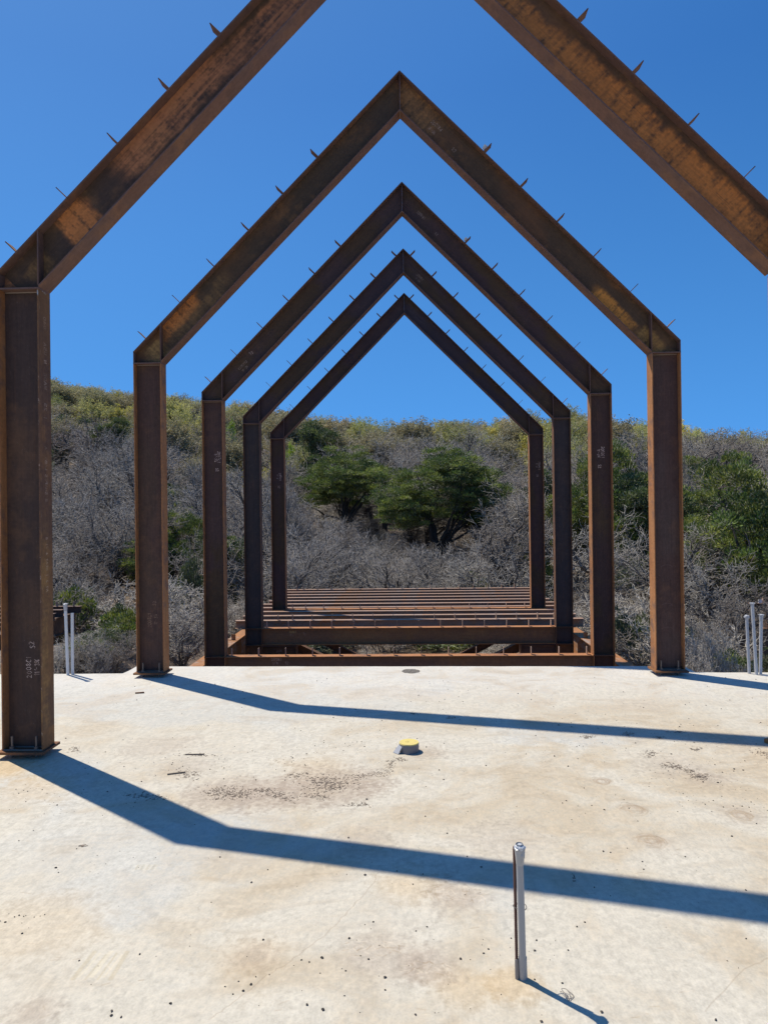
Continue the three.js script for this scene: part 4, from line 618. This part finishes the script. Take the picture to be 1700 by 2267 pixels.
placeTop('evergreen_tree', heroA, 968, 40, 984, 'big spreading dark green evergreen with forked trunk, framed by the last gable', 'tree', 'evergreens in the ravine', 0.2, 370);
placeTop('evergreen_tree', heroB, 765, 47, 985, 'dark green evergreen overlapping the big spreading evergreen, on its lime-tree side', 'tree', 'evergreens in the ravine', 1.2, 270);
const J = (u, d, top, k, label, wide) => placeTop('juniper_tree', juniper[k], u, d, top, label, 'tree', 'junipers in the ravine', rr(0, 6.28), wide);
J(1398, 30, 970, 0, 'tall green juniper seen between the 2002C1 column and the slab edge column', 250);
J(1282, 35, 1010, 0, 'green juniper filling the gap between the blue-black column and the 2002C1 column', 150);
J(1345, 44, 985, 0, 'green juniper half hidden behind the 2002C1 column', 130);
J(1692, 21, 1015, 0, 'big dark juniper above the three grey pipes', 330);
J(1590, 34, 990, 1, 'green juniper above a bare tangle, past the last slab column', 190);
J(1560, 24, 1130, 1, 'broad olive green juniper behind the bare branches near the three grey pipes', 240);
J(405, 34, 1125, 1, 'green juniper between the slab edge column and the 2007C1 column', 170);
J(700, 62, 925, 2, 'dark juniper on the slope above the big evergreens', 120);
J(1170, 36, 1200, 1, 'green juniper low behind the blue-black column', 110);
for (const [u, d, top, k, label, wide] of [
  [232, 13.2, 1385, 0, 'rounded grey-green shrub beside the paired white pipes', 150], [150, 17, 1290, 1, 'green shrub against the first column, above the paired white pipes', 130], [275, 15, 1330, 1, 'green shrub touching the slab edge column, above the leaf litter', 120], [195, 22, 1300, 0, 'grey-green shrub uphill of the paired white pipes', 130],
  [1622, 9.6, 1432, 1, 'bright green shrub at the slab edge by the three grey pipes', 110], [1697, 9.8, 1430, 0, 'green shrub behind the twisted tape pipe', 90], [1362, 13.5, 1335, 0, 'grey-green shrub low beside the 2002C1 column', 90], [1420, 14, 1350, 1, 'green shrub against the slab edge column on the orange flange side', 80],
  [1045, 28, 1245, 1, 'green shrub at the foot of the big spreading evergreen', 110], [990, 22, 1395, 1, 'bright green shrub seen beneath the brown floor beam', 220], [680, 21, 1395, 0, 'grey-green shrub seen beneath the brown floor beam', 220], [410, 20, 1210, 0, 'grey-green shrub under the juniper by the 2007C1 column', 100], [1190, 26, 1215, 1, 'green shrub between the last gable column and the blue-black column', 80], [1530, 14, 1380, 1, 'small green shrub beside the slab edge column base', 60]])
  placeTop('green_shrub', shrub[k], u, d, top, label, 'shrub', 'green shrubs near the slab', rr(0, 6.28), wide);
const B = (list, name, proto, u, d, top, label, cat, group, wide) => placeTop(name, proto[Math.floor(rnd() * proto.length)], u, d, top, label, cat, group, rr(0, 6.28), wide);
for (const [u, d, top, wide] of [[228, 92, 925, 44], [642, 70, 975, 44], [596, 78, 985, 70], [520, 84, 925, 40], [1015, 108, 938, 46]]) B(0, 'lime_tree', budLime, u, d, top, 'small tree in bright lime green leaf on the hillside', 'tree', 'lime green trees on the hillside', wide);
for (const [u, d, top, wide] of [[415, 84, 930, 70], [745, 112, 938, 60], [772, 105, 945, 50], [910, 128, 935, 90], [955, 120, 945, 60], [1090, 96, 952, 76], [1190, 110, 925, 60], [260, 118, 865, 70], [330, 104, 905, 60], [170, 112, 880, 70], [1405, 80, 955, 50], [1420, 74, 985, 46], [1640, 104, 950, 60], [500, 120, 900, 50], [1560, 100, 965, 60], [1290, 84, 955, 50]]) B(0, 'yellow_oak', budYellow, u, d, top, 'oak flushed with yellow spring buds high on the hillside', 'tree', 'yellow budding oaks on the hillside', wide);
// bare oaks that stand out
for (const [u, d, top, wide, label] of [[270, 33, 1060, 230, 'bare crooked oak with a dark forked trunk, between the first and slab edge columns'], [425, 46, 1000, 130, 'bare dark-limbed oak above the juniper by the 2007C1 column'], [1515, 31, 960, 150, 'tall bare tree with a dead spiky top past the last slab column'], [1590, 17, 1180, 260, 'tangled bare grey tree behind the three grey pipes'], [1650, 14.5, 1270, 180, 'dark leaning bare tree over the side deck by the grey pipes'], [655, 36, 1060, 170, 'grey bare tree beside the last gable column, below the dark juniper']])
  placeTop('bare_oak', bare[Math.floor(rnd() * 4)], u, d, top, label, 'tree', 'bare oaks that stand out in the ravine', rr(0, 6.28), wide);
// the rest of the woods, cell by cell up the slope
// nothing grows close in front of a tree that the photograph shows clear
const strict = (us, D) => D < 43 && us > 800 && us < 1120 || D < 49 && us > 675 && us < 850;
const hides = (us, D) => clearFor.some(([u, d, w], i) => i > 1 && D < d - 0.5 && D > d * (d > 55 ? 0.8 : 0.5) && Math.abs(us - u) < w * (d > 55 ? 0.8 : 0.55)) && rnd() < 0.9;
const us_big = (X, D) => strict(W / 2 + 54 + (X - camera.position.x) / D * F, D);
const far = [];
{
  reseed(300); let nb = 0;
  for (let d = 23; d < 176;) {
    const step = d < 34 ? 2.7 : d < 60 ? 3.3 : d < 100 ? 4.3 : 5.0, half = d * 0.62 + 4;
    for (let x = -half; x < half; x += step * 1.05) {
      const X = x + rr(-0.5, 0.5) * step, D = d + rr(-0.5, 0.5) * step, t = rnd(), zone = fbm(X * 0.045 + 3, D * 0.045, 3), up = sstep(52, 90, D);
      const uc = W / 2 + 54 + (X - camera.position.x) / D * F, pJ = D < 90 && uc > 560 && uc < 1200 ? 0.02 : D < 50 ? 0.19 : lerp(0.1, 0.3, sstep(0.45, 0.6, zone)) + (D > 140 ? 0.2 : 0), pO = 0.66 * up, pY = 0.07 * up;
      const us = W / 2 + 54 + (X - camera.position.x) / D * F; const big = strict(us, D), cap = big ? camera.position.y - ((us > 925 && us < 1015 ? 1255 : us < 790 ? 1105 : us > 1040 ? 1115 : 1165) - 1139) / F * D - ground(X, -D) : 99;
      if (cap < 0.7) continue;
      if (big) for (let q = 0; q < 2; q++) { const p = brush[Math.floor(rnd() * 3)], bx = X + rr(-1.2, 1.2), bz = -D + rr(-1.2, 1.2), hh = Math.min(cap * 0.9, rr(0.9, 1.9)); put('bare_brush', p, bx, bz, hh / p.h, rr(0, 6.28), 'leafless silvery brush crowding the ravine past the slab', 'brush', 'brush crowding the ravine', rr(0.7, 0.9)); }
      const low = cap < 2.2 || !big && hides(us, D); if (low && D > 60) continue;
      if (low) { if (rnd() < 0.8) { const p = brush[Math.floor(rnd() * 3)]; put('bare_brush', p, X, -D, Math.min(cap, rr(0.8, 1.4)) / p.h, rr(0, 6.28), 'leafless silvery brush crowding the ravine past the slab', 'brush', 'brush crowding the ravine', rr(0.7, 0.9)); } continue; }
      const kind = us_big(X, D) ? 'b' : t < pJ ? 'j' : t < pJ + pO ? 'o' : t < pJ + pO + pY ? 'y' : 'b';
      const h = (kind === 'j' ? rr(3.2, 5.6) : D < 34 ? rr(3.4, 5.6) : rr(4.4, 7.4)) * (D > 135 ? rr(0.6, 1.1) : D > 60 ? 1.12 : 1), turn = rr(0, 6.28), k = rnd();
      if (D > (kind === 'b' ? 66 : 92)) { far.push([kind, X, D, h, turn, k]); continue; }
      if (kind === 'j') put('juniper_tree', juniper[D > 60 ? 2 : Math.floor(k * 3)], X, -D, h / 5, turn, 'dark green juniper scattered among the bare woods on the slope', 'tree', 'junipers scattered over the slope', rr(0.9, 1.15));
      else if (kind === 'o') { const p = budOlive[Math.floor(k * 2)]; put('budding_oak', p, X, -D, h / p.h, turn, 'oak hazed with olive tan buds on the slope', 'tree', 'olive budding oaks on the slope'); }
      else if (kind === 'y') put('yellow_oak', budYellow[0], X, -D, h / budYellow[0].h, turn, 'oak flushed with yellow spring buds high on the hillside', 'tree', 'yellow budding oaks on the hillside');
      else { const p = bare[Math.floor(k * 4)]; put('bare_oak', p, X, -D, Math.min(h * 1.1, cap * rr(0.8, 1)) / p.h, turn, 'leafless grey oak among the crowded bare woods on the slope', 'tree', 'bare oaks on the slope', rr(0.8, 1)); }
    }
    d += step * 0.92;
  }
}
const tint = new THREE.Color();
function mass(name, label, geo, mat, list, hOf) { const o = new THREE.Object3D(), m = new THREE.InstancedMesh(geo, mat, list.length); list.forEach(([, x, d, h, turn], i) => { const s = h / hOf; o.position.set(x, ground(x, -d), -d); o.rotation.set(0, turn, 0); o.scale.set(s * 1.1, s, s * 1.1); o.updateMatrix(); m.setMatrixAt(i, o.matrix); const k = 0.65 + 0.95 * vnoise(i * 7.3, 3.1), t = vnoise(i * 3.7, 9.9) - 0.5; m.setColorAt(i, tint.setRGB(k * (1 + 0.16 * t), k, k * (1 + 0.1 * t))); }); m.name = numbered(name); scene.add(m); return tag(m, label, null, null, 'stuff'); }
{
  const two = (p) => mergeGeometries(p.leaves ? [p.trunk, p.crown, p.leaves] : [p.trunk, p.crown]);
  const sets = [['b', 0.5, bare[0]], ['b', 1, bare[2]], ['o', 0.5, budOlive[0]], ['o', 1, budOlive[1]], ['y', 1, budYellow[0]], ['j', 1, juniper[2]]];
  const label = { b: 'far leafless grey woods covering the upper hillside', o: 'far olive budding woods covering the upper hillside', y: 'far yellow budding woods on the upper hillside', j: 'far dark juniper woods along the hill crest' };
  const nm = { b: 'far_bare_woods', o: 'far_budding_woods', y: 'far_yellow_woods', j: 'far_juniper_woods' }; const seen = {};
  for (const [k, hi, p] of sets) { const lo = seen[k] || 0; seen[k] = hi; const l = far.filter((f) => f[0] === k && f[5] >= lo && f[5] < hi); if (l.length) mass(nm[k], label[k], two(p), leafMat, l, p.h); }
}
// low leafless brush in the ravine and along the slab
{
  reseed(400);
  for (let d = 10.5; d < 30;) {
    const step = d < 16 ? 1.6 : d < 22 ? 2.1 : 2.9, half = d * 0.6 + 2;
    for (let x = -half; x < half; x += step) {
      const X = x + rr(-0.45, 0.45) * step, D = d + rr(-0.4, 0.4) * step; if (Math.abs(X) < 3.9 && D < 20.3) { if (rnd() < 0.45) continue; }
      if (X < -3.2 && D < 11.6 && rnd() < 0.75) continue;
      const under = Math.abs(X) < 3.9 && D < 20.3, k = Math.floor(rnd() * 3), h = under ? rr(0.5, 0.9) : rr(1.1, 2.3) * (D < 13 ? 0.75 : 1), p = brush[k];
      if (Math.abs(X) > 6.2 && D < 16.8) continue;
      const us = W / 2 + 54 + (X - camera.position.x) / D * F; if (D < 16.8 && (us < 310 && D < 15.9 || us < 200 || us > 1600)) continue; if (D > 13 && (hides(us, D) && rnd() < 0.6 || us > 925 && us < 1015 && D > 20)) continue;
      put('bare_brush', p, X, -D, h / p.h, rr(0, 6.28), under ? 'low leafless brush growing under the open floor joists' : 'leafless silvery brush crowding the ravine past the slab', 'brush', under ? 'brush under the floor steel' : 'brush crowding the ravine', under ? 0.7 : rr(0.8, 1.05));
    }
    d += step * 0.9;
  }
}


for (const [u, d, top, k] of [[128, 8.9, 1405, 0], [165, 9.3, 1400, 1], [200, 9.0, 1392, 2], [236, 9.4, 1385, 1], [215, 10.2, 1380, 0], [180, 10.4, 1398, 2], [262, 10.6, 1390, 1], [150, 10.2, 1402, 2], [1545, 8.9, 1390, 0], [1580, 9.3, 1370, 2], [1560, 10.2, 1350, 1], [1620, 9.0, 1420, 0], [1600, 10.4, 1360, 2], [1535, 10.8, 1340, 1]])
  placeTop('bare_brush', brush[k], u, d, top, u < 600 ? 'grey brush hugging the slab edge behind the paired white pipes' : 'grey brush hugging the slab edge before the three grey pipes', 'brush', u < 600 ? 'brush at the slab edge by the white pipes' : 'brush at the slab edge by the grey pipes', k + u * 0.01, 130);
placeTop('green_shrub', shrub[0], 225, 10.0, 1390, 'grey-green shrub on the leaf litter just past the paired white pipes', 'shrub', 'green shrubs near the slab', 0.7, 130);

reseed(500);
for (let k = 0; k < 46; k++) { const u = rr(660, 1130), d = rr(40, 60), [x, z] = spot(u, d), p = brush[k % 3]; put('bare_brush', p, x, z, rr(1.5, 2.6) / p.h, rr(0, 6.28), 'leafless brush on the open slope behind the big evergreens', 'brush', 'brush behind the big evergreens', rr(0.7, 0.9)); }
placeTop('green_shrub', shrub[1], 196, 9.6, 1402, 'low green shrub between the paired white pipes and the leaf litter', 'shrub', 'green shrubs near the slab', 0.4, 110);
placeTop('green_shrub', shrub[1], 268, 12.4, 1352, 'leafy green shrub leaning to the slab edge column above the leaf litter', 'shrub', 'green shrubs near the slab', 2.2, 110);
// ---------------------------------------------------------------- finish
scene.traverse((o) => { if (o.isMesh) { o.castShadow = true; o.receiveShadow = true; } });
renderer.render(scene, camera);
